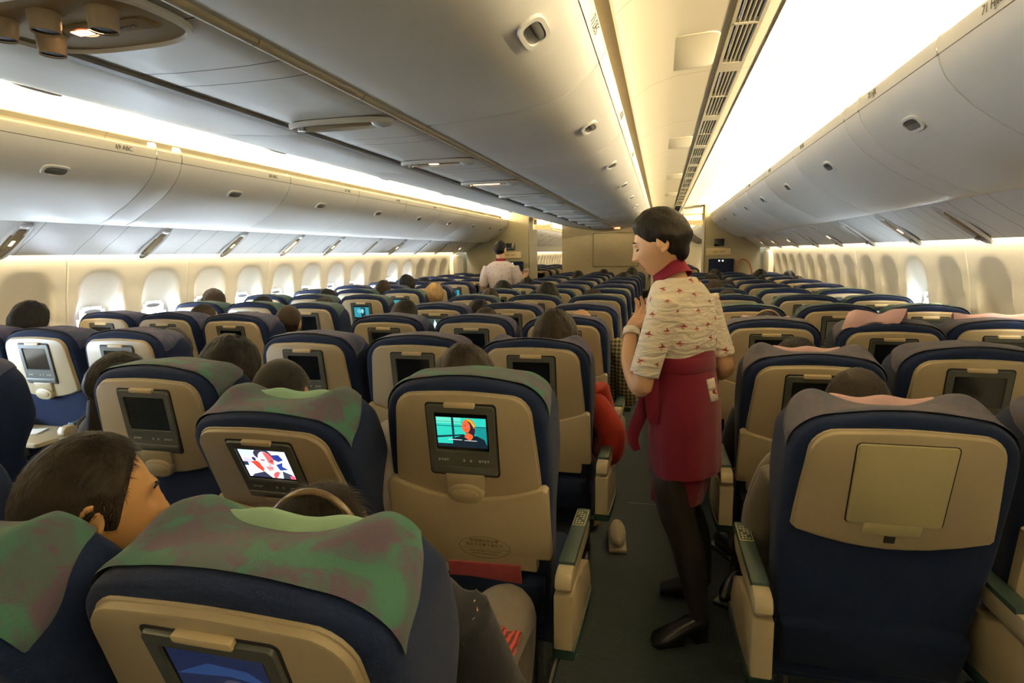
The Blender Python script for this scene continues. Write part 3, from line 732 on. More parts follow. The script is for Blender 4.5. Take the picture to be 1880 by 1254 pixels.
b = MB(); b.plate(rrect(-.012, .012, .425, .447, .002), -.01, -.0185, .001); BLK2_ME = b.mesh('small_window', GAPM, 0)
# pocket, cushion, frame
b = MB(); b.plate([(-.21, .015), (.21, .015), (.215, .15), (.15, .158), (0, .165), (-.15, .158), (-.215, .15)], .0, -.045, .018); POCK_ME = b.mesh('literature_pocket', NAVYD, 50)
def cushion():
    b = MB(); rows = []
    for z, k in ((-.075, .94), (-.06, .99), (-.02, 1), (.02, 1), (.045, .985), (.06, .93), (.066, .7), (.062, .3), (.06, .02)):
        rows.append([(p[0] * k, .245 + p[1] * k, z + .425) for p in rrect(-.232, .232, -.235, .235, .05)])
    b.grid(rows, True); b.box(-.2, .2, .04, .42, .33, .36)
    return b.mesh('seat_cushion', NAVY, 60)
CUSH_ME = cushion()
b = MB()
for x in (-.17, .17):
    b.tube([(x, .06, 0), (x, .10, .34)], .016, 8); b.tube([(x, .40, 0), (x, .34, .34)], .016, 8); b.tube([(x, .02, .012), (x, .46, .012)], .014, 8)
b.box(-.24, .24, .05, .09, .32, .352); b.box(-.24, .24, .34, .38, .32, .352)
FRAME_ME = b.mesh('seat_frame', STEEL, 40)
# armrests (rear end stands behind the back)
def arm_meshes(aisle):
    r_ = {}
    b = MB(); o = [(-.232, .664), (-.240, .675), (-.238, .695), (-.225, .709), (-.20, .713), (.12, .700), (.155, .692), (.165, .676), (.158, .655), (.12, .642), (-.19, .660)]
    b.plate(o, -.022, .022, .007, 0, None, 'x', True); r_['armrest'] = b.mesh('armrest', ARMB, 35)
    b = MB(); b.plate(rrect(-.0215, .0215, -.213, .16, .008), .69, .7125, .003, 0, Matrix.Translation((0, .005, 0)) @ Matrix.Rotation(R(-2.2), 4, 'X'), 'z'); r_['arm_pad'] = b.mesh('arm_pad', ARMG, 40)
    b = MB(); o = [(-.236, .655), (-.240, .51), (-.228, .497), (-.02, .455), (.12, .440), (.16, .45), (.165, .49), (.12, .57), (.0, .615), (-.05, .62), (-.12, .652), (-.20, .657)]
    w = .025 if aisle else .020
    b.plate(o, -w, w, .006, 0, None, 'x', True); r_['arm_post'] = b.mesh('arm_post', ARMB, 35)
    b = MB(); o = [(-.243, .51), (-.236, .480), (-.02, .438), (.17, .420), (.175, .455), (-.02, .47)]
    b.plate(o, -w - .004, w + .004, .004, 0, None, 'x', True); r_['lower_trim'] = b.mesh('lower_trim', ARMG, 35)
    return r_
ARM = {False: arm_meshes(False), True: arm_meshes(True)}
b = MB(); b.plate(rrect(-.019, .019, .03, .145, .004), .701, .714, .001, 0, Matrix.Rotation(R(-2.2), 4, 'X'), 'z'); HS1 = b.mesh('handset_frame', mat('handset_gold', (.50, .44, .22), .4), 30)
b = MB(); b.plate(rrect(-.0165, .0165, .034, .141, .003), .702, .7148, .001, 0, Matrix.Rotation(R(-2.2), 4, 'X'), 'z'); HS2 = b.mesh('handset_face', ARMG, 30)
b = MB()
for i in range(3):
    for j in range(6):
        if (i + j) % 4 != 3: b.plate(rrect(-.012 + i * .009, -.006 + i * .009, .04 + j * .016, .048 + j * .016, .001), .71, .7158, .0005, 0, Matrix.Rotation(R(-2.2), 4, 'X'), 'z')
HS3 = b.mesh('handset_keys', mat('handset_key', (.55, .5, .3), .4), 30)
def cloth_strip(m, seed, w=.115, h=.035, lift=.0):
    rnd = random.Random(seed); b = MB(); rows = []
    ph = rnd.uniform(0, 6)
    for i in range(25):
        x = -w + 2 * w * i / 24; wv = .004 * sin(ph + i * .5)
        rows.append([(x, .150, .70), (x, .165 + wv, .722 + lift * .4), (x, .178 + wv, .730 + wv + lift), (x, .190 + wv, .737 + wv * 1.4 + lift), (x, .202 + wv, .733 + lift), (x, .212, .70), (x, .212, .60)])
    b.grid(rows); me = b.mesh('headrest_cloth', m, 70, sub=1)
    return evald(me, [('SOLIDIFY', dict(thickness=.004))])
CLOTHS = {'p': cloth_strip(PINK, 3), 'm': cloth_strip(MINT, 5, .13), 'q': cloth_strip(PINK, 8, .15, .05, .02)}
for m in CLOTHS.values(): shade(m, 70)
# flipped-back pink cloth lying over the headrest
def flop(m):
    b = MB(); rows = []
    for i in range(21):
        x = -.19 + .25 * i / 20; z = .775 + .012 * sin(i * .45) + .012 * (i / 20)
        rows.append([(x + .05, .17, .70), (x + .04, .165, z - .005), (x + .02, .12, z + .014 + .005 * sin(i)), (x, .07, z + .012), (x - .02, .035, z - .004 - .01 * (1 - i / 20)), (x - .035, .022, z - .03 - .02 * (1 - i / 20))])
    b.grid(rows); me = evald(b.mesh('headrest_cloth', m, 70, sub=1), [('SOLIDIFY', dict(thickness=.004))]); shade(me, 70); return me
CLOTHS['f'] = flop(PINK)

# film pictures: flat coloured shapes just in front of the glass
ECOL = {}
def ec(c, s=1.1):
    k = (tuple(c), s)
    if k not in ECOL: ECOL[k] = emis('film_light', c, s)
    return ECOL[k]
def picture(shapes, x0=-.072, x1=.072, z0=.562, z1=.664):
    mats = []; b = MB()
    for i, (c, pts) in enumerate(shapes):
        m = ec(c)
        if m not in mats: mats.append(m)
        b.add([(x0 + (x1 - x0) * px, -.0193 - .00004 * (i + 1), z0 + (z1 - z0) * pz) for px, pz in pts], [tuple(range(len(pts)))], mats.index(m))
    return b.mesh('film_picture', mats, 0)
def rc(a, c, d, e): return [(a, d), (c, d), (c, e), (a, e)]
def ov(x, z, a, c, n=20): return [(x + a * cos(2 * PI * k / n), z + c * sin(2 * PI * k / n)) for k in range(n)]
W_, SKY_ = (.75, .80, .95), (.55, .75, .85)
PIC = {
 'man': picture([(W_, rc(0, 1, 0, 1)), (SKY_, rc(0, .3, .78, 1)), ((.55, .5, .6), rc(.02, .2, .5, .7)), ((.02, .04, .25), [(.66, .85), (.84, .88), (.9, .7), (.78, .62), (.68, .7)]), ((.02, .05, .3), [(.70, .5), (.86, .6), (.82, .45), (.92, .35), (.74, .30)]), ((.02, .03, .06), rc(.0, .10, .42, .56)), ((.03, .03, .08), ov(.27, .68, .04, .07)),
   ((.75, .06, .03), [(.18, .58), (.32, .62), (.42, .42), (.36, .2), (.26, .36)]), ((.03, .035, .07), [(.05, 0), (.12, .1), (.38, .22), (.5, 0)]), ((.04, .05, .08), [(.62, 0), (.78, .28), (.95, .16), (1, 0)]), ((.8, .8, .85), [(.38, .22), (.5, 0), (.74, 0), (.78, .26), (.6, .3)]),
   ((.03, .03, .06), ov(.5, .86, .19, .2)), ((.85, .62, .66), ov(.53, .60, .17, .37)), ((.80, .12, .12), [(.52, .95), (.64, .92), (.70, .72), (.66, .5), (.56, .56), (.55, .72)]), ((.65, .28, .3), [(.46, .42), (.62, .44), (.60, .30), (.50, .26)]), ((.12, .05, .06), rc(.42, .50, .64, .68)), ((.12, .05, .06), ov(.64, .64, .035, .03)), ((.35, .1, .1), rc(.48, .62, .36, .385)), ((.45, .15, .15), [(.54, .5), (.6, .5), (.58, .45)]), ((.7, .1, .12), [(.56, .16), (.66, .26), (.72, .22), (.60, 0), (.54, 0)]), ((.7, .1, .15), rc(.9, 1, 0, .12))]),
 'woman': picture([((.02, .45, .36), rc(0, 1, .12, .92)), ((.10, .55, .42), rc(0, .5, .74, .92)), ((.005, .20, .20), rc(.78, 1, .12, .68)), ((.004, .02, .03), rc(.31, .355, .1, .92)), ((.004, .04, .05), rc(0, 1, .655, .675)), ((.004, .05, .06), rc(0, .55, .79, .80)), ((.004, .02, .03), [(0, .36), (.55, .44), (.55, .40), (0, .30)]), ((.004, .012, .02), [(.30, .12), (.36, .33), (.55, .42), (.8, .40), (.95, .3), (1, .12)]), ((.004, .012, .02), rc(0, 1, .04, .14)),
   ((.50, .12, .02), ov(.655, .68, .135, .22)), ((.02, .012, .02), ov(.68, .58, .10, .26)), ((.62, .10, .03), ov(.60, .66, .085, .17)), ((.62, .09, .03), [(.55, .36), (.62, .5), (.72, .42), (.73, .36), (.66, .24)]), ((.25, .02, .03), rc(.57, .63, .565, .58)), ((.08, .01, .02), rc(.56, .60, .69, .71)), ((.35, .10, .45), ov(.655, .67, .02, .02)), ((.5, .35, .03), [(.60, .9), (.70, .86), (.78, .72), (.76, .62), (.70, .78)]), ((.5, .55, .55), rc(.22, .5, .255, .275)), ((.5, .55, .55), rc(.55, .8, .245, .262))]),
 'jungle': picture([((.30, .42, .33), rc(0, 1, 0, .72)), ((.50, .58, .48), rc(.45, 1, .3, .72)), ((.05, .12, .05), ov(.2, .4, .18, .16)), ((.06, .16, .06), ov(.35, .3, .14, .12)), ((.02, .03, .02), [(.34, .1), (.5, .34), (.7, .2), (.78, .02), (.34, 0)]), ((.05, .05, .02), rc(.5, .56, .3, .42)), ((.45, .45, .4), ov(.535, .52, .05, .10)), ((.01, .01, .01), ov(.49, .56, .045, .10)), ((.05, .18, .35), [(.5, .06), (.5, .24), (.75, .28), (.72, .08)])]),
 'fire': picture([((.03, .025, .015), rc(0, 1, 0, 1)), ((.16, .07, .02), ov(.5, .5, .3, .3)), ((.35, .14, .04), ov(.36, .45, .14, .16)), ((.35, .16, .05), ov(.62, .56, .12, .16)), ((.45, .22, .08), ov(.5, .66, .1, .09)), ((.5, .45, .35), rc(.3, .75, .08, .11))]),
 'cartoon': picture([((.02, .022, .02), rc(0, 1, 0, 1)), ((.35, .40, .40), ov(.36, .55, .18, .34)), ((.30, .34, .34), [(.2, .1), (.5, .1), (.62, .3), (.5, .5)]), ((.10, .11, .10), ov(.68, .55, .14, .2)), ((.28, .3, .3), ov(.74, .66, .06, .07))]),
 'teal': picture([((.02, .20, .26), rc(0, 1, .05, .95)), ((.10, .35, .4), ov(.4, .6, .2, .2)), ((.005, .02, .03), rc(.45, .75, .05, .9)), ((.2, .45, .5), ov(.55, .6, .1, .2))]),
 'blue': picture([((.12, .22, .45), rc(0, 1, 0, 1)), ((.06, .12, .28), rc(0, 1, 0, .5))]),
 'swim': picture([((.03, .045, .04), rc(0, 1, 0, 1)), ((.5, .6, .6), [(.42, .05), (.55, .05), (.58, .6), (.48, .95), (.40, .6)])]),
 'map': picture([((.006, .010, .03), rc(0, 1, 0, 1)), ((.03, .03, .05), ov(.62, .35, .16, .18)), ((.10, .06, .06), ov(.45, .32, .02, .03)), ((.10, .06, .06), ov(.58, .35, .03, .03)), ((.012, .03, .09), [(0, .5), (.4, .8), (.8, .75), (1, .5), (.6, .6)])]),
}
SX = dict(LW=-3.605, LM=-3.115, LA=-2.59, CL=-1.56, CM=-1.03, CR=-.51, RA=.535, RM=1.065, RW=1.55)
BLK = dict(L='left block', C='centre block', R='right block')
POSN = dict(LW='window seat', LM='middle seat', LA='aisle seat', CL='left seat', CM='middle seat', CR='right seat', RA='aisle seat', RM='middle seat', RW='window seat')
ROWN = ['nearest row', 'second row', 'third row', 'fourth row', 'fifth row', 'sixth row', 'seventh row', 'eighth row', 'ninth row', 'tenth row', 'eleventh row', 'twelfth row', 'last row']
CVN = dict(G='green-purple', g='blue-green', P='purple', S='grey-purple')
def rowY(n): return .70 + .83 * n + .105          # hinge line of a row
COVER = {(0, 'C'): 'G', (1, 'C'): 'G', (2, 'C'): 'P', (3, 'C'): 'P', (4, 'C'): 'P', (5, 'C'): 'g', (6, 'C'): 'g', (7, 'C'): 'P', (8, 'C'): 'P', (9, 'C'): 'P', (10, 'C'): 'g',
    (1, 'R'): 'S', (2, 'R'): 'S', (3, 'R'): 'S', (4, 'R'): 'g', (5, 'R'): 'g', (6, 'R'): 'g', (7, 'R'): 'P', (8, 'R'): 'P', (9, 'R'): 'g',
    (2, 'L'): 'P', (3, 'L'): 'P', (4, 'L'): 'g', (5, 'L'): 'g', (6, 'L'): 'g', (7, 'L'): 'P', (8, 'L'): 'P', (9, 'L'): 'P'}
REC = {(0, 'CM'): 27, (0, 'CR'): 18.5, (1, 'CM'): 25.5, (1, 'RA'): 15, (2, 'RA'): 17, (2, 'RM'): 10, (2, 'LM'): 8, (3, 'CL'): 9, (3, 'RM'): 13, (4, 'CR'): 10, (1, 'CL'): 9}
PICS = {(0, 'CR'): 'map', (1, 'CM'): 'man', (1, 'CR'): 'woman', (3, 'RA'): 'jungle', (4, 'RM'): 'fire', (4, 'RW'): 'cartoon', (5, 'RW'): 'cartoon', (5, 'LA'): 'teal', (6, 'LM'): 'teal', (7, 'LA'): 'teal', (3, 'LM'): 'blue', (4, 'CL'): 'swim', (4, 'LM'): 'blue', (8, 'LA'): 'teal', (8, 'CL'): 'blue', (6, 'LA'): 'teal'}
PICN = dict(map='dim map', man='man in suit', woman='woman in teal scene', jungle='jungle film', fire='dark fiery film', cartoon='grey cartoon', teal='teal film', blue='blue picture', swim='pale figure')
CL_AT = {(0, 'CR'): 'm', (1, 'CM'): 'm', (1, 'RA'): 'p', (2, 'RA'): 'p', (2, 'CR'): 'p', (3, 'RM'): 'f', (3, 'RA'): 'p', (3, 'RW'): 'q', (4, 'RW'): 'm'}
NOTRAY = {(1, 'CL'), (2, 'LM'), (1, 'RA'), (4, 'RA') if 0 else (0, 'CM')}
SEATS = {}
NUDGE = {(0, 'CR'): (-.03, -.016), (1, 'CR'): (-.018, .012), (1, 'CL'): (-.02, .012)}
def add_seat(n, c, Y=None, simple=False, label=None, group=None):
    blk = c[0]; cv = COVER.get((n, blk), 'P'); rec = REC.get((n, c), 8 + random.Random(n * 10 + ord(c[1])).choice([0, 0, 0, 1, 2]))
    y = rowY(n) if Y is None else Y
    if label is None:
        extra = ', blank panel for screen' if (n, c) == (1, 'RA') else (', screen with ' + PICN[PICS[(n, c)]] if (n, c) in PICS else '')
        label = '%s of %s, %s, %s cover%s' % (POSN[c], BLK[blk], ROWN[n], CVN[cv], extra)
        group = 'seats of the ' + BLK[blk]
    t = thing('airline_seat', label, 'airplane seat', (SX[c] + NUDGE.get((n, c), (0, 0))[0], y, 0), 0, group)
    a = R(rec); H = (0, 0, .42 + NUDGE.get((n, c), (0, 0))[1])
    ek = 1.0 if (n, c) in EARS else 0.0
    bk = obj('backrest', BACKS[int(ek)], t, H, (a, 0, 0))
    cvo = obj('headrest_cover', COVERS[(cv, ek)][(n + ord(c[1])) % len(COVERS[(cv, ek)])], t, H, (a, 0, 0))
    obj('back_shell', SHELL_ME, t, H, (a, 0, 0))
    obj('seat_cushion', CUSH_ME, t)
    if (n, c) == (1, 'RA'):
        obj('gap_shade', GAP_ME, t, H, (a, 0, 0)); p_ = obj('monitor_blank', BLANK_ME, t, H, (a, 0, 0)); obj('small_window', BLK2_ME, p_)
    else:
        mo = obj('monitor', BEZ_ME, t, H, (a, 0, 0)); obj('gap_shade', GAP_ME, mo); obj('screen', SCR_ME, mo); obj('clip', CLIP_ME, mo)
        if not simple: obj('keys', KEY_ME, mo)
        if (n, c) in PICS: obj('film_picture', PIC[PICS[(n, c)]], mo)
        obj('tray_latch', LATCH_ME, t, H, (a, 0, 0))
    if (n, c) not in NOTRAY:
        tr = obj('tray_table', TRAY_ME, t, H, (a, 0, 0))
        if (n, c) == (1, 'CR'):
            b = MB(); o, i = oval(.045, .255, .077, .036, 40), oval(.045, .255, .0755, .0345, 40)
            b.grid([[(p[0], -.0343, p[1]) for p in o], [(p[0], -.0343, p[1]) for p in i]], True); b.box(-.031, .121, -.0343, -.034, .2505, .2512)
            obj('oval_mark', b.mesh('oval_mark', INK, 0), tr)
            for s_, z, sz in (('就座請扣安全帶', .2765, .0125), ('救生衣在閣下座位下', .2625, .0125), ('FASTEN SEAT BELT WHILE SEATED', .2425, .0062), ('LIFE VEST UNDER YOUR SEAT', .2335, .0062)):
                obj('lettering', text_mesh(s_, sz, INK), tr, (.045, -.0342, z), (R(90), 0, 0))
    if (n, c) in CL_AT: obj('headrest_cloth', CLOTHS[CL_AT[(n, c)]], t, (0, 0, H[2] - (.027 if ek else .004)), (a, 0, 0))
    if not simple:
        obj('literature_pocket', POCK_ME, t, H, (a, 0, 0)); obj('seat_frame', FRAME_ME, t)
        arms = [(.265, c in ('LA', 'CR'))]
        if c in ('CL', 'RA'): arms.append((-.265, True))
        if c == 'RW': arms = []
        for x, ai in arms:
            xx = x if not ai else x + (.036 if x > 0 else -.022)
            e = obj('armrest', ARM[ai]['armrest'], t, (xx, 0, 0)); obj('arm_pad', ARM[ai]['arm_pad'], e); obj('arm_post', ARM[ai]['arm_post'], e); obj('lower_trim', ARM[ai]['lower_trim'], e)
            if n < 3 and ai: obj('handset_frame', HS1, e); obj('handset_face', HS2, e); obj('handset_keys', HS3, e)
    SEATS[(n, c)] = t
    return t
for n in range(13):
    for c in SX:
        if n == 0 and c not in ('CM', 'CR', 'CL'): continue
        if n == 1 and c in ('LW', 'LM', 'RW'): continue
        if n == 1 and c == 'LA': pass
        if n == 12 and c[0] == 'R': continue
        add_seat(n, c, simple=n > 5)
for i in range(7):
    for c in ('LW', 'LM', 'LA', 'CL', 'CM'):
        add_seat(13 + i, c, 13.2 + .83 * i, True, 'navy seat in row %d of the next cabin, seen through the left doorway, %s' % (i + 1, POSN[c]), 'seats of the next cabin')
    if i < 5:
        for c in ('CR', 'RA'):
            add_seat(13 + i, c, 13.2 + .83 * i, True, 'navy seat in row %d of the next cabin, seen through the right doorway, %s' % (i + 1, POSN[c]), 'seats of the next cabin')
# an open tray with a napkin, second row of the left block
b = MB(); b.plate(rrect(-.21, .21, -.30, -.02, .02), .60, .62, .004, 0, None, 'z'); obj('open_tray', b.mesh('open_tray', TRAY, 30), SEATS[(2, 'LM')], (0, -.02, .03))
b = MB(); b.plate(rrect(-.06, .06, -.05, .05, .004), 0, .006, .002, 0, None, 'z'); o = obj('napkin', b.mesh('napkin', PAPER, 30), None, (SX['LM'] - .02, rowY(2) - .17, .651), (0, 0, .4)); tag(o, 'white folded napkin on the open tray by the left edge', 'napkin')
# magazines in the pocket of the woman-screen seat
t0 = SEATS[(1, 'CR')]
MAGC = [mat('magazine_cover', c, .4, .3, 30) for c in ((.30, .06, .07), (.55, .50, .40), (.20, .10, .09))]
for k, (x, u, w, h, d, rz) in enumerate(((-.05, .02, .105, .21, -.028, 2), (.03, .02, .11, .195, -.036, -2), (-.03, .02, .10, .18, -.020, 4))):
    b = MB(); b.plate(rrect(-w, w, 0, h, .003), 0, -.006, .001)
    o = obj('magazine', b.mesh('magazine', [PAPER, MAGC[0]][k % 2] if k < 2 else MAGC[2], 20), None)
    M = Matrix.Translation((SX['CR'], rowY(1), .42)) @ Matrix.Rotation(R(8), 4, 'X') @ Matrix.Translation((x, d, u)) @ Matrix.Rotation(R(rz), 4, 'Y')
    o.matrix_world = M
    tag(o, ['pale magazine standing in the seat pocket below the woman screen, frontmost', 'red-covered magazine in the seat pocket below the woman screen', 'dark red magazine behind the others in that seat pocket'][k], 'magazine', 'magazines in the seat pocket')
# ------------------------------------------------------------------ people
def head_point(d):
    """d: unit direction (x right, y face, z up) -> point on a life-size head about its centre"""
    dx, dy, dz = d
    x, y, z = .075 * dx, .094 * dy, .116 * dz
    if dz < 0:
        t = -dz
        x *= 1 - .30 * t ** 1.6
        if dy < 0: y *= 1 - .45 * t
        y += .016 * t
        if dy > 0: y *= 1 - .10 * t
    if dy < 0: y *= 1.06; x *= 1 + .03 * (-dy)
    if dy > 0:
        w = sst(0, .45, dy)
        up = (z - .022) / -.052   # 0 at the bridge, 1 at the tip
        nose = 0
        if 0 <= up <= 1: nose = .006 + .019 * up ** 1.2
        elif up > 1: nose = .025 * max(0, 1 - ((up - 1) / .26) ** 2)
        elif up > -.4: nose = .006 * (1 + up / .4)
        y += w * nose * exp(-(x / (.009 + .005 * max(0, min(1, up)))) ** 2)
        y += w * .009 * exp(-((abs(x) - .011) / .008) ** 2 - ((z + .030) / .008) ** 2)
        y -= w * .009 * exp(-((abs(x) - .031) / .014) ** 2 - ((z - .006) / .012) ** 2)
        y += w * .0045 * exp(-((z - .026) / .009) ** 2 - (x / .05) ** 2)
        y += w * .0075 * exp(-(x / .021) ** 2) * (exp(-((z + .0575) / .0055) ** 2) + .95 * exp(-((z + .0695) / .006) ** 2))
        y -= w * .003 * exp(-(x / .022) ** 2 - ((z + .0635) / .0028) ** 2)
        y += w * .009 * exp(-(x / .021) ** 2 - ((z + .098) / .014) ** 2)
        y += w * .004 * exp(-((abs(x) - .042) / .016) ** 2 - ((z + .022) / .016) ** 2)
    return x, y, z
def sph(lo, la): return (cos(la) * sin(lo), cos(la) * cos(lo), sin(la))
def add_head(b, M, n=72, m=60, mi=0, ears=True):
    rows = [[head_point(sph(2 * PI * i / n, -PI / 2 * .999 + PI * .999 * j / m)) for i in range(n)] for j in range(m + 1)]
    b.grid(rows, True, mi, M)
    if ears:
        for s in (-1, 1):
            E = M @ Matrix.Translation((s * .076, -.012, -.004)) @ Matrix.Rotation(s * R(-24), 4, 'Z') @ Matrix.Rotation(R(-10), 4, 'X')
            r_ = []
            for k in range(19):                                   # rim of the ear, a curl
                t = R(-80 + 290 * k / 18)
                r_.append((s * .012, -.020 * sin(t) * (1.0 if 1 else 0) * -1 * -1, 0))
            pts = [(s * (.010 + .004 * sin(PI * k / 18)), -.004 - .019 * sin(R(0 + 185 * k / 18)), .004 + .031 * cos(R(0 + 185 * k / 18)) * (1 if k < 9 else .95)) for k in range(19)]
            b.tube(pts, .0055, 8, mi, E)
            b.ell((s * .004, -.003, .002), (.007, .017, .027), 14, 10, mi, E)
            b.ell((s * .008, .004, -.026), (.006, .008, .009), 12, 8, mi, E)
            b.ell((s * .009, .009, -.004), (.006, .005, .008), 10, 8, mi, E)
HLIM = {'short': [(0, 40), (35, 38), (60, 24), (82, 16), (92, -6), (105, -12), (120, -22), (180, -40)],
    'long': [(0, 42), (35, 36), (60, 10), (80, -18), (100, -45), (130, -60), (180, -62)],
    'swept': [(0, 30), (35, 28), (58, 16), (75, 4), (86, 4), (98, -10), (125, -28), (180, -36)],
    'crop': [(0, 44), (35, 42), (55, 30), (70, 12), (80, -14), (95, -10), (120, -26), (180, -42)]}
def hair_cap(b, M, style='short', vol=.016, seed=1, n=72, m=40, mi=0):
    """hair grown off the scalp: thickest at the crown, tapering to nothing at the hairline"""
    lim = HLIM[style]
    rows = []
    for j in range(m + 1):
        r_ = []
        for i in range(n):
            lo = 2 * PI * i / n; a = math.degrees(lo if lo <= PI else 2 * PI - lo)
            l0 = interp(lim, a); la = R(l0 + (89.9 - l0) * j / m)
            d = sph(lo, la); p = Vector(head_point(d))
            t = j / m
            k = vol * sst(0, .28, t) * (1 + .25 * noise.noise(Vector((d[0] * 3 + seed, d[1] * 3, d[2] * 3))) + .18 * noise.noise(Vector((d[0] * 14 + seed, d[1] * 6, d[2] * 9)))) + (.0015 if j else -.006)
            if j == 0: k = -.008
            r_.append(p + Vector(d) * k)
        rows.append(r_)
    b.grid(rows, True, mi, M, True)
def blades(b, M, style, n, ln, vol, seed, wd=.0011, lift=.10, mi=0):
    """locks lying over the cap: short tapering strands that follow the growth of the hair"""
    lim = HLIM[style]; rnd = random.Random(seed)
    for _ in range(n):
        lo = rnd.uniform(0, 2 * PI); a = math.degrees(lo if lo <= PI else 2 * PI - lo); l0 = interp(lim, a)
        u = rnd.random() ** .8; la = R(l0 + 4 + (88 - l0) * u); d = Vector(sph(lo, la)); p = Vector(head_point(d)) + d * vol * sst(0, .28, (math.degrees(la) - l0) / (90 - l0)) * .9
        down = Vector((0, 0, -1)) - d * (-d.z)
        fl = (down * .9 + Vector((0, -.5 if d.y < .3 else .25, 0)) + Vector((rnd.uniform(-.6, .6), rnd.uniform(-.6, .6), rnd.uniform(-.3, .3)))).normalized()
        fl = (fl - d * fl.dot(d)).normalized(); sd = d.cross(fl); L_ = ln * rnd.uniform(.5, 1.2); vs = []
        for k in range(4):
            t = k / 3; q = p + fl * L_ * t + d * (lift * L_ * (t - t * t * .75)); w_ = wd * (1 - t) + .0001
            vs += [q - sd * w_, q + sd * w_]
        b.add(vs, [(0, 1, 3, 2), (2, 3, 5, 4), (4, 5, 7, 6)], mi, M)
def ring_loft(rings, n=28, p=2.3):
    """rings: (cx, cy, z, half width, half depth[, yaw deg])"""
    rows = []
    for q in rings:
        cx, cy, z, a, c = q[:5]; yw = R(q[5]) if len(q) > 5 else 0
        o = oval(0, 0, a, c, n, p)
        rows.append([(cx + x * cos(yw) - y * sin(yw), cy + x * sin(yw) + y * cos(yw), z) for x, y in o])
    return rows
def hand(b, M, curl=35, mi=0, side=1, spread=1.0):
    """palm in the local xz-plane, fingers along -z, thumb on +x*side"""
    rows = ring_loft([(0, 0, .012, .024, .017), (0, 0, -.01, .030, .015), (0, 0, -.045, .040, .0135), (0, 0, -.075, .041, .011), (0, 0, -.084, .036, .008)], 18)
    b.grid(rows, True, mi, M, True)
    for x, l in ((-.030, .062), (-.010, .075), (.010, .080), (.030, .072)):
        x *= -side; p = [Vector((x, 0, -.075))]; a = 0
        for k, f in enumerate((.45, .31, .24)):
            a += R(curl * (.7, 1.0, .7)[k]); p.append(p[-1] + Vector((x * .08 * spread, sin(a) * l * f, -cos(a) * l * f)))
        b.tube(p, [.0092, .0088, .0078, .0062], 10, mi, M); b.ell(p[-1], (.0062, .0062, .0065), 8, 6, mi, M)
    p = [(side * .024, .002, -.012), (side * .046, .012, -.036), (side * .055, .022, -.058), (side * .056, .032, -.078)]
    b.tube(p, [.0135, .0115, .010, .0075], 10, mi, M); b.ell(p[-1], (.0075, .0075, .0075), 8, 6, mi, M)
def aim(p, q, up=(0, 0, 1)):
    """matrix at p whose -z looks at q"""
    z = (Vector(p) - Vector(q)).normalized(); x = Vector(up).cross(z)
    if x.length < 1e-3: x = Vector((1, 0, 0))
    x.normalize(); y = z.cross(x)
    return Matrix(((x.x, y.x, z.x, p[0]), (x.y, y.y, z.y, p[1]), (x.z, y.z, z.z, p[2]), (0, 0, 0, 1)))
def recolor(me, rules, mats):
    """material by place: rules = [(index, test(centre))]"""
    me.materials.clear()
    for m in mats: me.materials.append(m)
    for p in me.polygons:
        c = p.center; p.material_index = 0
        for i, t in rules:
            if t(c): p.material_index = i; break

def join(me, bl, m):
    bm = bmesh.new(); bm.from_mesh(me); t_ = bl.mesh('strands', m, 180); bm.from_mesh(t_); bm.to_mesh(me); bm.free()
    me.polygons.foreach_set('use_smooth', [True] * len(me.polygons)); me.update(); D.meshes.remove(t_); return me
# ---------- seated passengers: one body, several garments and hairstyles, copied
def seated(lean=0, armL=None, armR=None):
    b = MB(); T = MB(); P_ = MB()
    tors = [(0, .25, .46, .165, .115), (0, .24, .52, .165, .12), (0, .225, .62, .148, .11), (0, .21, .74, .155, .112), (0, .195, .86, .170, .112), (0, .185, .93, .175, .095), (0, .18, .975, .135, .075), (0, .175, 1.0, .075, .058), (0, .17, 1.03, .054, .054), (0, .172, 1.08, .052, .056)]
    b.grid(ring_loft(tors), True, caps=True)
    T.grid(ring_loft([(x, y, z, a + .014, d + .014) for x, y, z, a, d in tors[1:8]] + [(0, .172, 1.012, .062, .062)]), True, caps=True)
    for s in (-1, 1):
        arm = (armL if s < 0 else armR) or [(s * .178, .185, .92), (s * .215, .205, .80), (s * .225, .225, .69), (s * .215, .34, .685), (s * .17, .46, .70)]
        pts = catmull(arm, 5); n = len(pts)
        rad = [interp([(0, .052), (.25, .044), (.5, .040), (.75, .034), (1, .025)], i / (n - 1)) for i in range(n)]
        b.tube(pts, rad, 14)
        hand(b, aim(pts[-1], pts[-1] + (pts[-1] - pts[-3])), 30, side=-s)
        k = int(n * .62); T.tube(pts[:k], [r_ + .012 for r_ in rad[:k]], 14)
        leg = catmull([(s * .085, .24, .50), (s * .10, .45, .545), (s * .11, .66, .53), (s * .11, .70, .40), (s * .11, .68, .22), (s * .115, .70, .09)], 5); n = len(leg)
        rad = [interp([(0, .085), (.35, .072), (.5, .058), (.7, .05), (1, .036)], i / (n - 1)) for i in range(n)]
        b.tube(leg, rad, 14); P_.tube(leg, [r_ + .012 for r_ in rad], 14)
        b.ell((s * .12, .76, .045), (.045, .12, .042), 14, 8)
    P_.grid(ring_loft([(0, .24, .455, .18, .13), (0, .24, .52, .182, .135), (0, .23, .60, .163, .122)]), True, caps=True)
    H = Matrix.Translation((0, .185, 1.125))
    add_head(b, H, 48, 40)
    body = fuse(b.mesh('body', SKIN), .0085, 2)
    return body, fuse(T.mesh('shirt', SHIRTS['black']), .009, 2), fuse(P_.mesh('trousers', JEANS), .009, 2)
BODY, SHIRT, TROUS = seated()
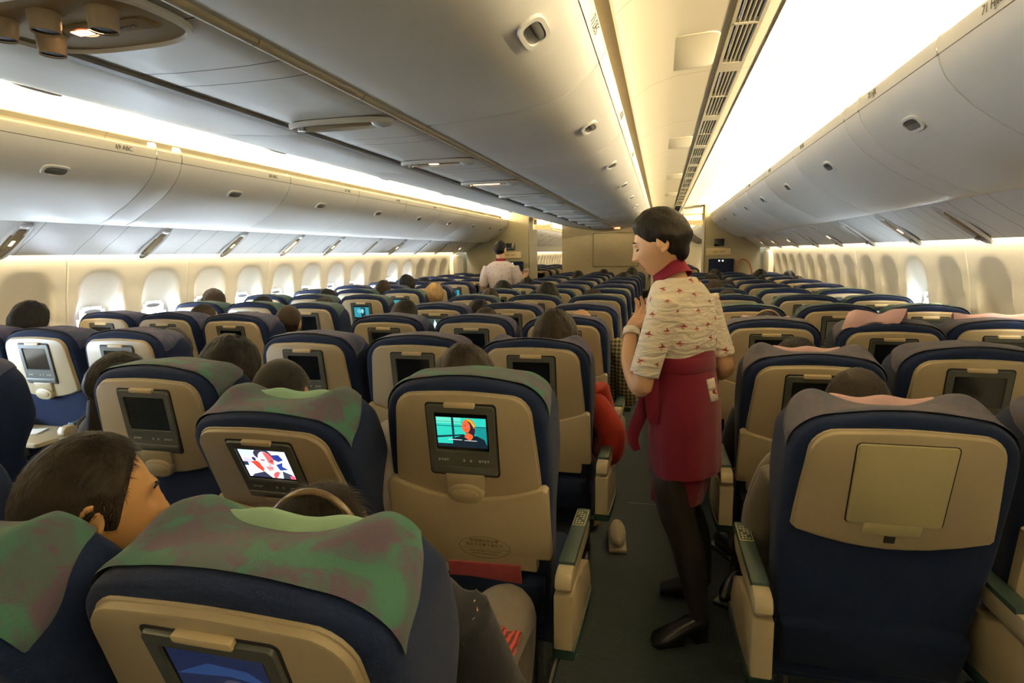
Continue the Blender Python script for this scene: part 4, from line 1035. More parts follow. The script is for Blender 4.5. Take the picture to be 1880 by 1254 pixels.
def hair_mesh(style, vol, seed, long_=0, m=HAIRK):
    b = MB(); hair_cap(b, Matrix.Translation((0, .185, 1.125)), style, vol, seed)
    if long_:
        rows = []
        for k in range(9):
            t = k / 8; z = 1.16 - long_ * t; w = .075 + .03 * sin(PI * min(1, t * 1.3)); rows.append([(w * sin(a) , .165 - .01 * t + (.085 + .01 * sin(t * 3)) * -cos(a) * .9, z) for a in [R(-105 + 210 * i / 24) for i in range(25)]] + [(w * .8 * sin(a), .175 - .01 * t - (.055) * cos(a), z) for a in [R(105 - 210 * i / 24) for i in range(25)]])
        b.grid(rows, True, caps=True)
    bl = MB(); blades(bl, Matrix.Translation((0, .185, 1.125)), style, 1300, .035 if style != 'crop' else .018, vol, seed)
    me = b.mesh('hair', m, 70, sub=1); return join(me, bl, m)
HAIR = dict(short=hair_mesh('short', .018, 1), short2=hair_mesh('short', .026, 4), crop=hair_mesh('crop', .010, 2), full=hair_mesh('long', .030, 6), long=hair_mesh('long', .022, 3, .42), long2=hair_mesh('long', .03, 8, .30))
def variants(me, m): n = me.copy(); n.materials.clear(); n.materials.append(m); return n
HV = {}
def hair_of(style, col):
    k = (style, col)
    if k not in HV: HV[k] = variants(HAIR[style], dict(k=HAIRK, b=HAIRB, f=HAIRF, g=HAIRG)[col])
    return HV[k]
SV = {}
def shirt_of(k):
    if k not in SV: SV[k] = variants(SHIRT, SHIRTS[k])
    return SV[k]
BAND = mat('headphone_band', (.02, .018, .015), .3); PADG = mat('headphone_pad_gold', (.40, .27, .12), .35)
def band_mesh(m=BAND):
    b = MB(); b.tube([(.088 * cos(R(a)), .185 + .0, 1.125 + .138 * sin(R(a))) for a in range(-4, 185, 9)], .007, 8)
    for s in (-1, 1): b.tube([(s * .080, .185, 1.12), (s * .100, .185, 1.12)], .032, 16)
    return b.mesh('headphones', m, 50)
BANDM = band_mesh(); BANDG = band_mesh(PADG)
def cap_mesh(m):
    b = MB(); M = Matrix.Translation((0, .185, 1.135)); rows = []
    for j in range(12):
        la = R(12 + 77.9 * j / 11); rows.append([Vector(head_point(sph(2 * PI * i / 40, la))) * (1.16 if j else 1.13) for i in range(40)])
    b.grid(rows, True, 0, M); return b.mesh('knit_cap', m, 60)
CAPM = cap_mesh(cloth('dark_knit_cap', (.018, .017, .014)))
def person(n, c, label, dx, dz, hair='short', col='k', shirt='black', yaw=0, tilt=0, extra=None, dy=0, skin=None):
    y = rowY(n) + dy
    rec = REC.get((n, c), 8)
    t = thing('person', label, 'person', (SX[c] + dx, y - max(0, (rec - 9)) * .008, 0), 0, 'passengers')
    t.scale = (.84 if c[1] == 'W' else 1, 1, (1.255 + dz) / 1.255)
    t.rotation_euler = (0, R(tilt), R(yaw))
    obj('body', BODY if skin is None else variants(BODY, skin), t)
    if hair: obj('hair', hair_of(hair, col), t)
    obj('shirt', shirt_of(shirt), t); obj('trousers', TROUS, t)
    if extra == 'band': obj('headphones', BANDM, t)
    if extra == 'gold': obj('headphones', BANDG, t)
    if extra == 'cap': obj('knit_cap', CAPM, t)
    return t
PEOPLE = [
 # row, seat, label, dx, dz(top above 1.255), hair, colour, shirt, yaw, tilt, extra
 (2, 'LW', 'person with wavy dark hair above the seat tops at the far left edge', .05, .03, 'full', 'k', 'black', 0, 3, None),
 (2, 'LA', 'person in dark knit cap leaning into the left aisle', .20, -.10, 'short', 'k', 'blue', 60, 4, 'cap'),
 (1, 'CL', 'person with tousled black hair rising above the left centre seat', .06, -.02, 'full', 'k', 'black', 0, 0, None),
 (1, 'LA', 'woman with long straight dark hair leaning into the left aisle', .42, -.06, 'long', 'k', 'black', -15, 10, None),
 (1, 'CM', 'person in dark flat cap behind the seat with the man film', -.06, -.07, 'short', 'k', 'white', 0, -6, 'cap'),
 (1, 'CR', 'person with smooth brown hair and glasses above the woman-screen seat', -.065, -.035, 'full', 'b', 'black', 12, 0, 'glasses'),
 (2, 'CR', 'person with short black hair and red top by the aisle, third row', .05, 0, 'full', 'b', 'red', 0, 0, None),
 (3, 'CR', 'bald person in plaid shirt beside the right aisle, fourth row', .06, -.05, None, 'k', 'plaid', 0, 0, None),
 (3, 'CL', 'person with short dark hair in the left centre seat, fourth row', .0, -.015, 'short', 'b', 'black', 0, 0, None),
 (3, 'CM', 'person with thinning hair and pink crown, fourth row centre', .0, -.05, 'crop', 'g', 'blue', 0, 0, None),
 (4, 'CL', 'person with short black hair, fifth row of the centre block', .17, -.07, 'short', 'k', 'black', 0, 3, None),
 (4, 'LW', 'person with brown hair and headband beside the left window', -.06, .0, 'full', 'g', 'khaki', 0, 0, 'gold'),
 (4, 'LM', 'dark-haired person in the middle left seat, fifth row', -.08, -.05, 'short', 'k', 'black', 0, 0, None),
 (4, 'LA', 'dark-haired person with thin headphones by the left aisle, fifth row', -.04, -.07, 'short2', 'b', 'black', 0, 0, 'band'),
 (5, 'LM', 'black-haired person in the middle left seat, sixth row', .02, -.04, 'short', 'k', 'black', 0, 0, None),
 (3, 'LM', 'brown-haired person in the middle left seat, fourth row', .06, -.05, 'short', 'g', 'black', 0, 0, None),
 (3, 'LA', 'person with lit orange cheek leaning into the left aisle, fourth row', .13, -.04, 'crop', 'g', 'black', 20, 6, None),
 (7, 'LM', 'tall person with thick black hair near the far left windows', .11, .02, 'full', 'k', 'black', 0, 0, None),
 (6, 'LA', 'blond person leaning towards the left aisle, seventh row', .16, -.04, 'full', 'f', 'white', 0, 5, None),
 (6, 'LM', 'brown-haired person in the middle left seat, seventh row', .20, -.0, 'short', 'g', 'black', 0, 0, None),
 (8, 'LM', 'black-haired person in the middle left seat, ninth row', .0, -.045, 'short2', 'k', 'black', 0, 0, None),
 (5, 'CL', 'person with cropped brown hair, sixth row of the centre block', .08, -.03, 'crop', 'g', 'black', 0, 0, None),
 (6, 'CL', 'black-haired person just below the far attendant', -.02, -.02, 'full', 'k', 'black', 0, 0, None),
 (7, 'CL', 'black-haired person below the cup of the far attendant', .05, -.025, 'short2', 'k', 'black', 0, 0, None),
 (5, 'CM', 'black-haired person in the middle centre seat, sixth row', .07, .0, 'full', 'k', 'black', 0, 0, None),
 (5, 'CR', 'brown-haired person in the right centre seat, sixth row', -.05, -.05, 'short', 'g', 'black', 0, 0, None),
 (10, 'CM', 'dark-haired person before the bulkhead, left of the screen panel', -.22, -.015, 'short', 'k', 'black', 0, 0, None),
 (11, 'CM', 'dark-haired person directly below the screen panel', .10, -.02, 'short', 'k', 'black', 0, 0, None),
 (10, 'CR', 'dark-haired person by the right aisle below the screen panel', .08, .01, 'full', 'k', 'black', 0, 0, None),
 (9, 'CR', 'dark-haired person one row nearer than the aisle passenger below the screen panel', .02, -.03, 'full', 'k', 'black', 0, 0, None),
 (1, 'RA', 'person with short bristly dark hair and grey jacket, right aisle seat', -.01, -.055, 'crop', 'b', 'grey', 0, 0, None),
 (2, 'RA', 'bare-armed person hidden behind the second right aisle seat back', .0, -.09, 'short', 'k', 'black', 0, 0, None),
 (3, 'RA', 'person with headphones and coral shirt, fourth row right aisle seat', .03, -.07, 'short', 'b', 'orange', 0, 0, 'gold'),
 (5, 'RA', 'brown-haired person in the right aisle seat, sixth row', -.01, -.055, 'short', 'b', 'black', 0, 0, None),
 (6, 'RA', 'brown-haired person close behind the standing attendant, seventh row', -.04, -.01, 'short', 'g', 'black', 0, 0, None),
 (7, 'RA', 'dark-haired person in the right aisle seat, eighth row', .15, -.05, 'short', 'k', 'black', 0, 0, None),
 (8, 'RA', 'dark-haired person in the right aisle seat, ninth row', .05, -.025, 'full', 'k', 'black', 0, 0, None),
 (8, 'RM', 'dark-haired person in the middle right seat, ninth row', .08, -.06, 'short', 'k', 'black', 0, 0, None),
 (9, 'RA', 'dark-haired person in front of the right closet', .16, .0, 'full', 'k', 'black', 0, 0, None),
 (10, 'RM', 'dark-haired person by the red-brown hand rail', .32, -.03, 'full', 'k', 'black', 0, 0, None),
 (9, 'RW', 'dark-haired person with pale headband by the last right windows', .06, -.03, 'full', 'k', 'black', 0, 0, 'gold'),
 (8, 'RW', 'brown-haired person at the right windows, ninth row', .0, -.05, 'short', 'g', 'black', 0, 0, None),
]
HEADS = {}
for a in PEOPLE:
    HEADS[(a[0], a[1])] = person(*a)
# glasses of the passenger above the woman-screen seat
b = MB(); b.tube([(.074, .19, 1.13), (.076, .25, 1.132), (.066, .288, 1.13)], .0025, 8); b.grid([[(p[0] + .034, .292, p[1] + 1.122) for p in oval(0, 0, .026, .020, 24)], [(p[0] + .034, .292, p[1] + 1.122) for p in oval(0, 0, .0225, .0165, 24)]], True)
b.tube([(-.074, .19, 1.13), (-.076, .25, 1.132), (-.066, .288, 1.13)], .0025, 8); b.grid([[(p[0] - .034, .292, p[1] + 1.122) for p in oval(0, 0, .026, .020, 24)], [(p[0] - .034, .292, p[1] + 1.122) for p in oval(0, 0, .0225, .0165, 24)]], True)
obj('glasses', b.mesh('glasses', GOLD, 50), HEADS[(1, 'CR')])
# arms that reach out over the aisle, with their sleeves, belong to their people
def limb(parent, pts, rads, m, name='sleeve', hand_=None, hm=None):
    """pts in world space"""
    bpy.context.view_layer.update()
    inv = parent.matrix_world.inverted()
    b = MB(); P2 = catmull(pts, 6); n = len(P2); tab = [(i / (len(rads) - 1), r_) for i, r_ in enumerate(rads)]
    b.tube(P2, [interp(tab, i / (n - 1)) for i in range(n)], 16)
    if hand_: hand(b, aim(P2[-1], P2[-1] + (P2[-1] - P2[-3])), 30, side=hand_)
    me = fuse(b.mesh(name, m, 60), .006, 2); me.transform(inv)
    return obj(name, me, parent)
# ---------- passengers nearest the camera
def own_person(label, loc, headM, hair, vol, shirt, trous, skin, rec=8, dz=0, hairm_=HAIRK, seed=3, xs=0):
    """a seated figure of his own, with a more finely shaped head"""
    t = thing('person', label, 'person', loc, 0, 'passengers')
    b = MB(); T = MB(); P_ = MB(); a = R(rec - 8)
    Lm = Matrix.Translation((0, .2, .46)) @ Matrix.Rotation(a, 4, 'X') @ Matrix.Translation((0, -.2, -.46))
    tors = [(0, .25, .46, .165, .115), (0, .24, .52, .165, .12), (0, .225, .62, .148, .11), (0, .21, .74, .155, .112), (0, .195, .86, .172, .112), (0, .185, .93, .178, .095), (0, .18, .975, .135, .075), (0, .175, 1.0, .075, .058)]
    b.grid(ring_loft(tors), True, 0, Lm, True)
    T.grid(ring_loft([(x, y, z, p + .014, d + .014) for x, y, z, p, d in tors[1:]]), True, 0, Lm, True)
    nb = Lm @ Vector((0, .175, .98)); hc = headM.translation
    b.tube([nb, nb.lerp(hc, .5) + Vector((0, .0, -.015)), hc + Vector((0, -.01, -.05))], [.058, .054, .056], 18)
    for s in (-1, 1):
        arm = [Lm @ Vector((s * .178, .185, .92)), Lm @ Vector((s * .225, .20, .76)), Vector((s * .225, .22, .66)), Vector((s * .19, .30, .62)), Vector((s * .10, .36, .63))]
        pts = catmull(arm, 5); n = len(pts); rad = [interp([(0, .052), (.25, .044), (.5, .040), (.75, .034), (1, .025)], i / (n - 1)) for i in range(n)]
        b.tube(pts, rad, 14); hand(b, aim(pts[-1], pts[-1] + (pts[-1] - pts[-3])), 30, side=-s)
        k = int(n * .66); T.tube(pts[:k], [r_ + .012 for r_ in rad[:k]], 14)
        leg = catmull([(s * .085, .24, .50), (s * .10, .45, .55), (s * .115, .66, .54), (s * .115, .70, .40), (s * .11, .68, .22), (s * .115, .70, .09)], 5); n = len(leg)
        rad = [interp([(0, .085), (.35, .072), (.5, .060), (.7, .05), (1, .036)], i / (n - 1)) for i in range(n)]
        b.tube(leg, rad, 14); P_.tube(leg, [r_ + .014 for r_ in rad], 14); b.ell((s * .12, .76, .045), (.045, .12, .042), 14, 8)
    P_.grid(ring_loft([(0, .24, .455, .18, .13), (0, .24, .52, .182, .135), (0, .23, .60, .163, .122)]), True, caps=True)
    add_head(b, headM, 96, 84)
    me = fuse(b.mesh('body', skin), .0048, 1)
    hi = headM.inverted()
    recolor(me, [(1, lambda c: (lambda q: q.y > .075 and abs(q.x) < .022 and -.076 < q.z < -.052)(hi @ c))], [skin, LIP])
    obj('body', me, t)
    h = MB(); hair_cap(h, headM, hair, vol, seed, 96, 50); bl = MB(); blades(bl, headM, hair, 4200, .020 if hair == 'crop' else .045, vol, seed, .0008, .45)
    obj('hair', join(h.mesh('hair', hairm_, 70, sub=1), bl, hairm_), t)
    obj('shirt', fuse(T.mesh('shirt', SHIRTS[shirt]), .008, 2), t); obj('trousers', fuse(P_.mesh('trousers', trous), .008, 2), t)
    e = MB()
    for s in (-1, 1): e.tube([headM @ Vector((s * .016, .092, .026)), headM @ Vector((s * .032, .093, .031)), headM @ Vector((s * .046, .082, .026))], [.002, .003, .0015], 8)
    obj('eyebrows', e.mesh('eyebrows', HAIRK, 60), t)
    return t
lm = Vector((SX['CM'], rowY(0), 0))
man = own_person('man in profile with short dark hair resting on the nearest left headrest', lm, Matrix.Translation(Vector((-.972, .80, 1.085)) - lm) @ Matrix.Rotation(R(-30), 4, 'Z') @ Matrix.Rotation(R(-2), 4, 'X') @ Matrix.Scale(1.04, 4), 'crop', .014, 'black', JEANS, mat('yellow_skin', (.68, .37, .14), .5, .05, 30, .05, 300), 22, hairm_=HAIRB, seed=5)  # one even skin colour, yellower than the shared one
lw = Vector((SX['CR'], rowY(0), 0))
wom = own_person('person with curly dark hair and gold headphones in front of the nearest seat', lw, Matrix.Translation(Vector((-.60, .93, .965)) - lw) @ Matrix.Rotation(R(6), 4, 'Z') @ Matrix.Rotation(R(8), 4, 'X'), 'short', .020, 'black', GREYT, SKIN, 20, hairm_=HAIRB, seed=9)
hM = Matrix.Translation(Vector((-.60, .93, .965)) - lw) @ Matrix.Rotation(R(6), 4, 'Z')
b = MB(); b.tube([hM @ Vector((.093 * cos(R(a)), -.035, .02 + .122 * sin(R(a)))) for a in range(-10, 191, 8)], .008, 10)
hp = obj('headphones', b.mesh('headphones', mat('bronze_band', (.12, .08, .035), .3), 50), wom)
b = MB()
for s in (-1, 1): b.tube([hM @ Vector((s * .076, -.03, .0)), hM @ Vector((s * .104, -.03, .0))], .034, 18)
obj('ear_pad', b.mesh('ear_pad', PADG, 50), hp)
def swl():
    m = mat('red_striped_wool', (.45, .05, .03), .9, .1, 50, .5, 400); nt = m.node_tree; N = nt.nodes; L = nt.links
    tc = next(n for n in N if n.type == 'TEX_COORD'); w_ = N.new('ShaderNodeTexWave'); w_.inputs['Scale'].default_value = 28; w_.inputs['Distortion'].default_value = 2
    L.new(tc.outputs['Object'], w_.inputs['Vector']); mx = N.new('ShaderNodeMix'); mx.data_type = 'RGBA'; mx.inputs[6].default_value = (.03, .01, .015, 1); mx.inputs[7].default_value = (.55, .07, .04, 1)
    L.new(w_.outputs['Fac'], mx.inputs[0]); L.new(mx.outputs[2], N['Principled BSDF'].inputs['Base Color']); return m
b = MB()
rows = []
for i in range(15):
    for_ = []
    for j in range(11):
        x, y = -.06 + .12 * i / 14, -.08 + .16 * j / 10
        for_.append((x, y, .045 * (1 - (x / .075) ** 2) * (1 - (y / .10) ** 2) + .006 * sin(i * 1.3 + j)))
    rows.append(for_)
b.grid(rows); me = evald(b.mesh('throw', swl(), 60, sub=1), [('SOLIDIFY', dict(thickness=.012))]); shade(me, 60)
o = obj('blanket', me, None, (-.36, 1.18, .628)); tag(o, 'red and black striped cloth on a lap at the bottom edge', 'blanket')

# arms reaching past the seat backs
limb(HEADS[(2, 'CR')], [(-.32, 2.66, .90), (-.25, 2.58, .83), (-.195, 2.52, .745), (-.205, 2.52, .66), (-.28, 2.70, .64)], [.045, .056, .064, .055, .04], SHIRTS['red'])
limb(HEADS[(3, 'CR')], [(-.27, 3.48, 1.0), (-.20, 3.44, .90), (-.175, 3.44, .74), (-.18, 3.48, .66)], [.05, .065, .07, .055], SHIRTS['plaid'])
limb(HEADS[(3, 'CR')], [(-.18, 3.46, .70), (-.13, 3.55, .76), (-.10, 3.64, .80)], [.04, .036, .027], SKIN, 'forearm', 1)
limb(HEADS[(3, 'RA')], [(.42, 3.50, 1.0), (.37, 3.44, .93), (.325, 3.38, .82), (.33, 3.42, .70), (.40, 3.60, .66)], [.055, .068, .072, .06, .04], SHIRTS['orange'])
limb(HEADS[(2, 'RA')], [(.43, 2.58, .84), (.36, 2.60, .76), (.29, 2.66, .67)], [.045, .045, .03], SKIND, 'forearm', -1)
limb(HEADS[(1, 'RA')], [(.41, 1.86, .92), (.355, 1.85, .86), (.325, 1.88, .72), (.325, 1.93, .56), (.38, 2.05, .50)], [.05, .062, .066, .062, .045], SHIRTS['grey'])
limb(HEADS[(1, 'CM')], [(-.84, 1.74, .96), (-.79, 1.64, .90), (-.775, 1.60, .80), (-.80, 1.66, .70)], [.05, .055, .055, .045], SHIRTS['white'])
b = MB(); rows = [[(.0 + .012 * sin(k * .7), .02 * k, .30 - j * .055 - .012 * k) for k in range(9)] for j in range(6)]
b.grid(rows); me = evald(b.mesh('paper', PAPER, 60, sub=1), [('SOLIDIFY', dict(thickness=.002))])
o = obj('paper_sheet', me, None, (-.185, 3.50, .70), (0, R(14), 0)); tag(o, 'white paper sheet held beside the aisle left of the attendant', 'paper')
b = MB()
b.ell((0, 0, .05), (.045, .13, .05), 18, 10); b.box(-.045, .045, -.12, .13, 0, .018); sh = fuse(b.mesh('shoe', PAPER), .005, 2)
o = obj('sneaker', variants(sh, cloth('cream_canvas', (.42, .36, .25))), None, (-.20, 3.02, .003), (0, 0, .1)); tag(o, 'cream sneaker sticking out into the aisle from the left', 'shoe')
for k, (x, y) in enumerate(((.36, 3.0), (.34, 2.62))):
    o = obj('shoe', variants(sh, BLACKM), None, (x, y, .003), (0, 0, .5 - k)); tag(o, ['black shoe on the floor right of the attendant, farther one', 'black shoe on the floor right of the attendant, nearer one'][k], 'shoe')

# ---------- cabin crew
PRINTR = mat('print_crimson', (.28, .03, .03), .85, .1, 50); PRINTO = mat('print_tan', (.55, .28, .14), .85, .1, 50)
def blouse_mat():
    m = mat('cream_blouse', (.84, .74, .58), .85, .05, 20, .35, 500, sheen=.1, spec=.2); nt = m.node_tree; N = nt.nodes; L = nt.links
    tc = next(n for n in N if n.type == 'TEX_COORD'); mp = N.new('ShaderNodeMapping'); mp.inputs['Scale'].default_value = (9, 9, 34); mp.inputs['Rotation'].default_value = (.25, .35, 0)
    nz = N.new('ShaderNodeTexNoise'); nz.inputs['Scale'].default_value = 1; nz.inputs['Detail'].default_value = 2; nz.inputs['Distortion'].default_value = 1.2
    L.new(tc.outputs['Object'], mp.inputs[0]); L.new(mp.outputs[0], nz.inputs['Vector'])
    bp = N.new('ShaderNodeBump'); bp.inputs['Strength'].default_value = .55; bp.inputs['Distance'].default_value = .03; L.new(nz.outputs['Fac'], bp.inputs['Height'])
    old = next(n for n in N if n.type == 'BUMP' and n != bp); L.new(old.outputs['Normal'], bp.inputs['Normal']); L.new(bp.outputs['Normal'], N['Principled BSDF'].inputs['Normal']); return m
BLOUSE = blouse_mat()
def bird_print(me, seed, gap, size):
    """small two-stroke wing motifs laid on the cloth"""
    rnd = random.Random(seed); bv = BVHTree.FromPolygons([v.co for v in me.vertices], [p.vertices[:] for p in me.polygons])
    polys = list(me.polygons); w = [p.area for p in polys]; pts = []; b = MB()
    for p in rnd.choices(polys, w, k=4000):
        c = p.center
        if all((c - q).length > gap for q, _ in pts): pts.append((c.copy(), p.normal.copy()))
    A = [[(-1, .05), (-.3, .30), (.35, .75), (.12, .2), (.9, -.1), (.2, -.18), (-.35, -.08)], [(-.15, -.32), (.55, -.28), (.15, -.62), (-.2, -.55)]]
    for c, n in pts:
        up = Vector((0, 0, 1)); t = up.cross(n)
        if t.length < .2: continue
        t.normalize(); u = n.cross(t); a = rnd.uniform(-.35, .35); k = size * rnd.uniform(.8, 1.15); fl = rnd.choice((1, 1, -1))
        for i, poly in enumerate(A):
            vs = []
            for x, y in poly:
                x *= fl; q = c + (t * (x * cos(a) - y * sin(a)) + u * (x * sin(a) + y * cos(a))) * k
                loc, nn, _, _ = bv.find_nearest(q); vs.append(loc + nn * .0012)
            b.add(vs, [tuple(range(len(vs)))], i)
    return b.mesh('bird_print', [PRINTR, PRINTO], 0)
def loop_ring(rings, thick=.006): return ring_loft(rings, 40, 2.2)

def attendant():
    rx, ry = .10, 2.28; YW = 55
    t = thing('person', 'cabin attendant in bird-print blouse and crimson apron standing in the right aisle', 'person', (rx, ry, 0))
    HM = Matrix.Translation((-.104, -.02, 1.545)) @ Matrix.Rotation(R(80), 4, 'Z') @ Matrix.Rotation(R(-16), 4, 'X') @ Matrix.Scale(.98, 4)
    b = MB()
    tors = [(-.005, 0, .70, .12, .10, YW), (-.008, 0, .90, .130, .096, YW), (-.018, 0, 1.09, .112, .080, YW), (-.022, 0, 1.26, .132, .094, YW), (-.030, 0, 1.345, .150, .076, YW), (-.040, 0, 1.385, .11, .064, YW), (-.045, 0, 1.41, .07, .056, YW)]
    b.grid(ring_loft(tors), True, caps=True)
    b.tube([(-.045, 0, 1.38), (-.058, -.004, 1.43), (-.072, -.010, 1.47), (-.080, -.015, 1.52)], [.054, .046, .045, .052], 20)
    armL = [(-.082, -.112, 1.345), (-.112, -.135, 1.24), (-.150, -.155, 1.10), (-.166, -.152, 1.045), (-.208, -.080, 1.13), (-.205, .010, 1.235)]
    armR = [(.058, .115, 1.345), (.092, .118, 1.23), (.128, .100, 1.12), (.132, .115, 1.06), (.05, .26, 1.05), (.02, .36, 1.07)]
    LR = [(0, .046), (.3, .040), (.55, .037), (.65, .036), (.8, .030), (1, .021)]
    for s, arm in ((-1, armL), (1, armR)):
        pts = catmull(arm, 7); n = len(pts); b.tube(pts, [interp(LR, i / (n - 1)) for i in range(n)], 18)
        d = (pts[-1] - pts[-4]).normalized(); hand(b, aim(pts[-1], pts[-1] + (d * .4 + Vector((.5, .5, .25)) * (1 if s < 0 else 0)).normalized()), 38, side=-s)
    legN = [(-.05, -.05, .82), (-.045, -.05, .66), (-.022, -.030, .52), (.015, -.022, .40), (.040, -.015, .28), (.060, -.010, .16), (.068, -.005, .09)]
    legF = [(.03, .05, .82), (.02, .10, .66), (.00, .17, .52), (.04, .22, .40), (.075, .26, .28), (.095, .285, .16), (.10, .295, .09)]
    LG = [(0, .078), (.25, .068), (.42, .056), (.58, .056), (.72, .046), (.88, .033), (1, .034)]
    for leg in (legN, legF):
        pts = catmull(leg, 6); n = len(pts); b.tube(pts, [interp(LG, i / (n - 1)) for i in range(n)], 20)
    add_head(b, HM, 120, 100)
    me = fuse(b.mesh('body', SKIN), .0036, 1); hi = HM.inverted()
    recolor(me, [(1, lambda c: (lambda q: q.y > .074 and abs(q.x) < .021 and -.0755 < q.z < -.0525)(hi @ c))], [mat('attendant_skin', (.58, .33, .17), .5, .05, 30, .04, 300), LIP])
    obj('body', me, t)
    # brows and lowered lashes
    e = MB()
    for s in (-1, 1):
        e.tube([HM @ Vector((s * .015, .0890, .027)), HM @ Vector((s * .03, .0900, .0325)), HM @ Vector((s * .047, .0785, .027))], [.0016, .0026, .0012], 8)
    obj('eyebrows', e.mesh('eyebrows', HAIRK, 60), t)
    e = MB()
    for s in (-1, 1):
        e.tube([HM @ Vector((s * (.018 + .028 * k / 6), .0835 + .0035 * sin(PI * k / 6) - .009 * (k / 6) ** 2, .004 - .004 * sin(PI * k / 6))) for k in range(7)], [.001, .0018, .0024, .0028, .0028, .0022, .001], 8)
    obj('eyelashes', e.mesh('eyelashes', HAIRK, 60), t)
    h = MB(); hair_cap(h, HM, 'swept', .020, 2, 110, 60)
    h.ell((0, -.062, -.022), (.050, .036, .060), 28, 20, 0, HM); h.ell((0, -.048, .045), (.068, .058, .064), 28, 20, 0, HM); h.ell((.0, -.02, .086), (.058, .062, .048), 28, 20, 0, HM)
    hm_ = fuse(h.mesh('hair', HAIRK), .005, 3); hk = hairm('swept_black_hair', (.009, .0065, .0045)); hm_.materials.clear(); hm_.materials.append(hk)
    obj('hair', hm_, t)
    # blouse: body and short sleeves in one
    T = MB(); g = .013
    T.grid(ring_loft([(-.016, 0, 1.06, .122, .092, YW), (-.018, 0, 1.12, .126, .095, YW), (-.020, 0, 1.19, .143, .108, YW), (-.024, 0, 1.27, .148, .108, YW), (-.030, 0, 1.345, .158, .088, YW), (-.040, 0, 1.392, .118, .076, YW), (-.047, -.002, 1.425, .070, .064, YW)], 40), True, caps=True)
    for arm, fr in ((armL, .47), (armR, .42)):
        pts = catmull(arm, 7); k = int(len(pts) * fr); n = len(pts)
        T.tube(pts[:k], [interp(LR, i / (n - 1)) + .010 + .004 * i / k for i in range(k)], 22)
    bl = fuse(T.mesh('blouse', BLOUSE), .0055, 2); bo = obj('blouse', bl, t); obj('bird_print', bird_print(bl, 11, .052, .0165), bo)
    # collar
    c = MB(); r0 = ring_loft([(-.056, -.002, 1.405, .072, .066, YW), (-.064, -.005, 1.432, .060, .058, YW), (-.072, -.008, 1.458, .055, .053, YW), (-.073, -.008, 1.460, .050, .048, YW)], 40)
    for r_ in r0[0:]:
        for i, p in enumerate(r_):
            dxy = (p[0] + .055) * -.82 + (p[1]) * .57; r_[i] = (p[0] - .004, p[1], p[2] + .006 - .55 * (dxy - .005))
    c.grid(r0, True); cm = evald(c.mesh('collar', REDD, 60), [('SOLIDIFY', dict(thickness=.005))]); shade(cm, 60); co = obj('collar', cm, t)
    # apron, its waistband, ties, and the skirt beneath
    def folds(rings, amp, n=64, seed=0):
        rows = ring_loft(rings, n, 2.2); out = []
        for q, r_ in zip(rings, rows):
            o = []
            for i, p in enumerate(r_):
                k = 1 + amp * sst(1.1, .7, q[2]) * noise.noise(Vector((4 * cos(2 * PI * i / n), 4 * sin(2 * PI * i / n), q[2] * 1.2 + seed)))
                o.append((q[0] + (p[0] - q[0]) * k, q[1] + (p[1] - q[1]) * k, p[2]))
            out.append(o)
        return out
    A = MB(); rows = folds([(-.018, 0, 1.175, .127, .097, YW), (-.017, 0, 1.13, .127, .097, YW), (-.015, 0, 1.09, .130, .098, YW), (-.012, 0, 1.03, .136, .104, YW), (-.006, 0, .96, .146, .108, YW), (-.004, 0, .90, .150, .110, YW), (-.001, 0, .80, .151, .110, YW), (.003, 0, .74, .150, .109, YW), (.005, 0, .70, .149, .108, YW)], .06)
    r0 = rows[0]
    for i, p in enumerate(r0):     # upper edge runs diagonally across the back
        dxy = -(p[0] + .018) * .57 - p[1] * .82
        r0[i] = (p[0], p[1], 1.165 + .35 * max(0, dxy) * (1 if dxy > 0 else 0))
    A.grid(rows, True); am = evald(A.mesh('apron', RED, 60), [('SOLIDIFY', dict(thickness=.005, offset=1))]); shade(am, 60); ao = obj('apron', am, t)
    A = MB(); A.grid(ring_loft([(-.016, 0, 1.085, .133, .102, YW), (-.016, 0, 1.092, .137, .106, YW), (-.017, 0, 1.12, .1345, .104, YW), (-.018, 0, 1.142, .133, .103, YW), (-.018, 0, 1.146, .129, .099, YW)], 48), True); obj('waistband', A.mesh('waistband', RED, 60), ao)
    A = MB()
    for off, ln in ((0, .24), (.018, .15)):
        pts = catmull([(-.118 + off * .4, -.098 - off, 1.115), (-.150 + off, -.100 - off, 1.04), (-.150 + off, -.095 - off, .97), (-.190 + off * 1.5, -.095, .97 - ln * .5), (-.175 + off, -.09, .97 - ln * .75)] if not off else [(-.11, -.115, 1.115), (-.125, -.125, 1.04), (-.122, -.125, .96), (-.118, -.122, .90)], 6)
        A.tube(pts, [.014 + .012 * sin(PI * i / (len(pts) - 1)) for i in range(len(pts))], 10, flat=.25, up=(0, 1, 0))
    A.ell((-.112, -.108, 1.115), (.020, .016, .018), 14, 10); obj('apron_tie', A.mesh('apron_tie', RED, 60), ao)
    bv = BVHTree.FromPolygons([v.co for v in am.vertices], [p.vertices[:] for p in am.polygons])
    A = MB(); rows = []
    for j in range(6):
        r_ = []
        for i in range(4):
            q = Vector((.064 + .030 * i / 3 + .020 * j / 5, -.2, 1.062 - .085 * j / 5)); hit = bv.ray_cast(q, Vector((0, 1, 0)))
            r_.append((hit[0] + Vector((0, -.003, 0))) if hit[0] else q + Vector((0, .2, 0)))
        rows.append(r_)
    A.grid(rows); tm = evald(A.mesh('cloth_tag', BLOUSE, 60), [('SOLIDIFY', dict(thickness=.003))]); to = obj('cloth_tag', tm, ao)
    c0 = (rows[3][1] + rows[3][2]) / 2; A = MB()
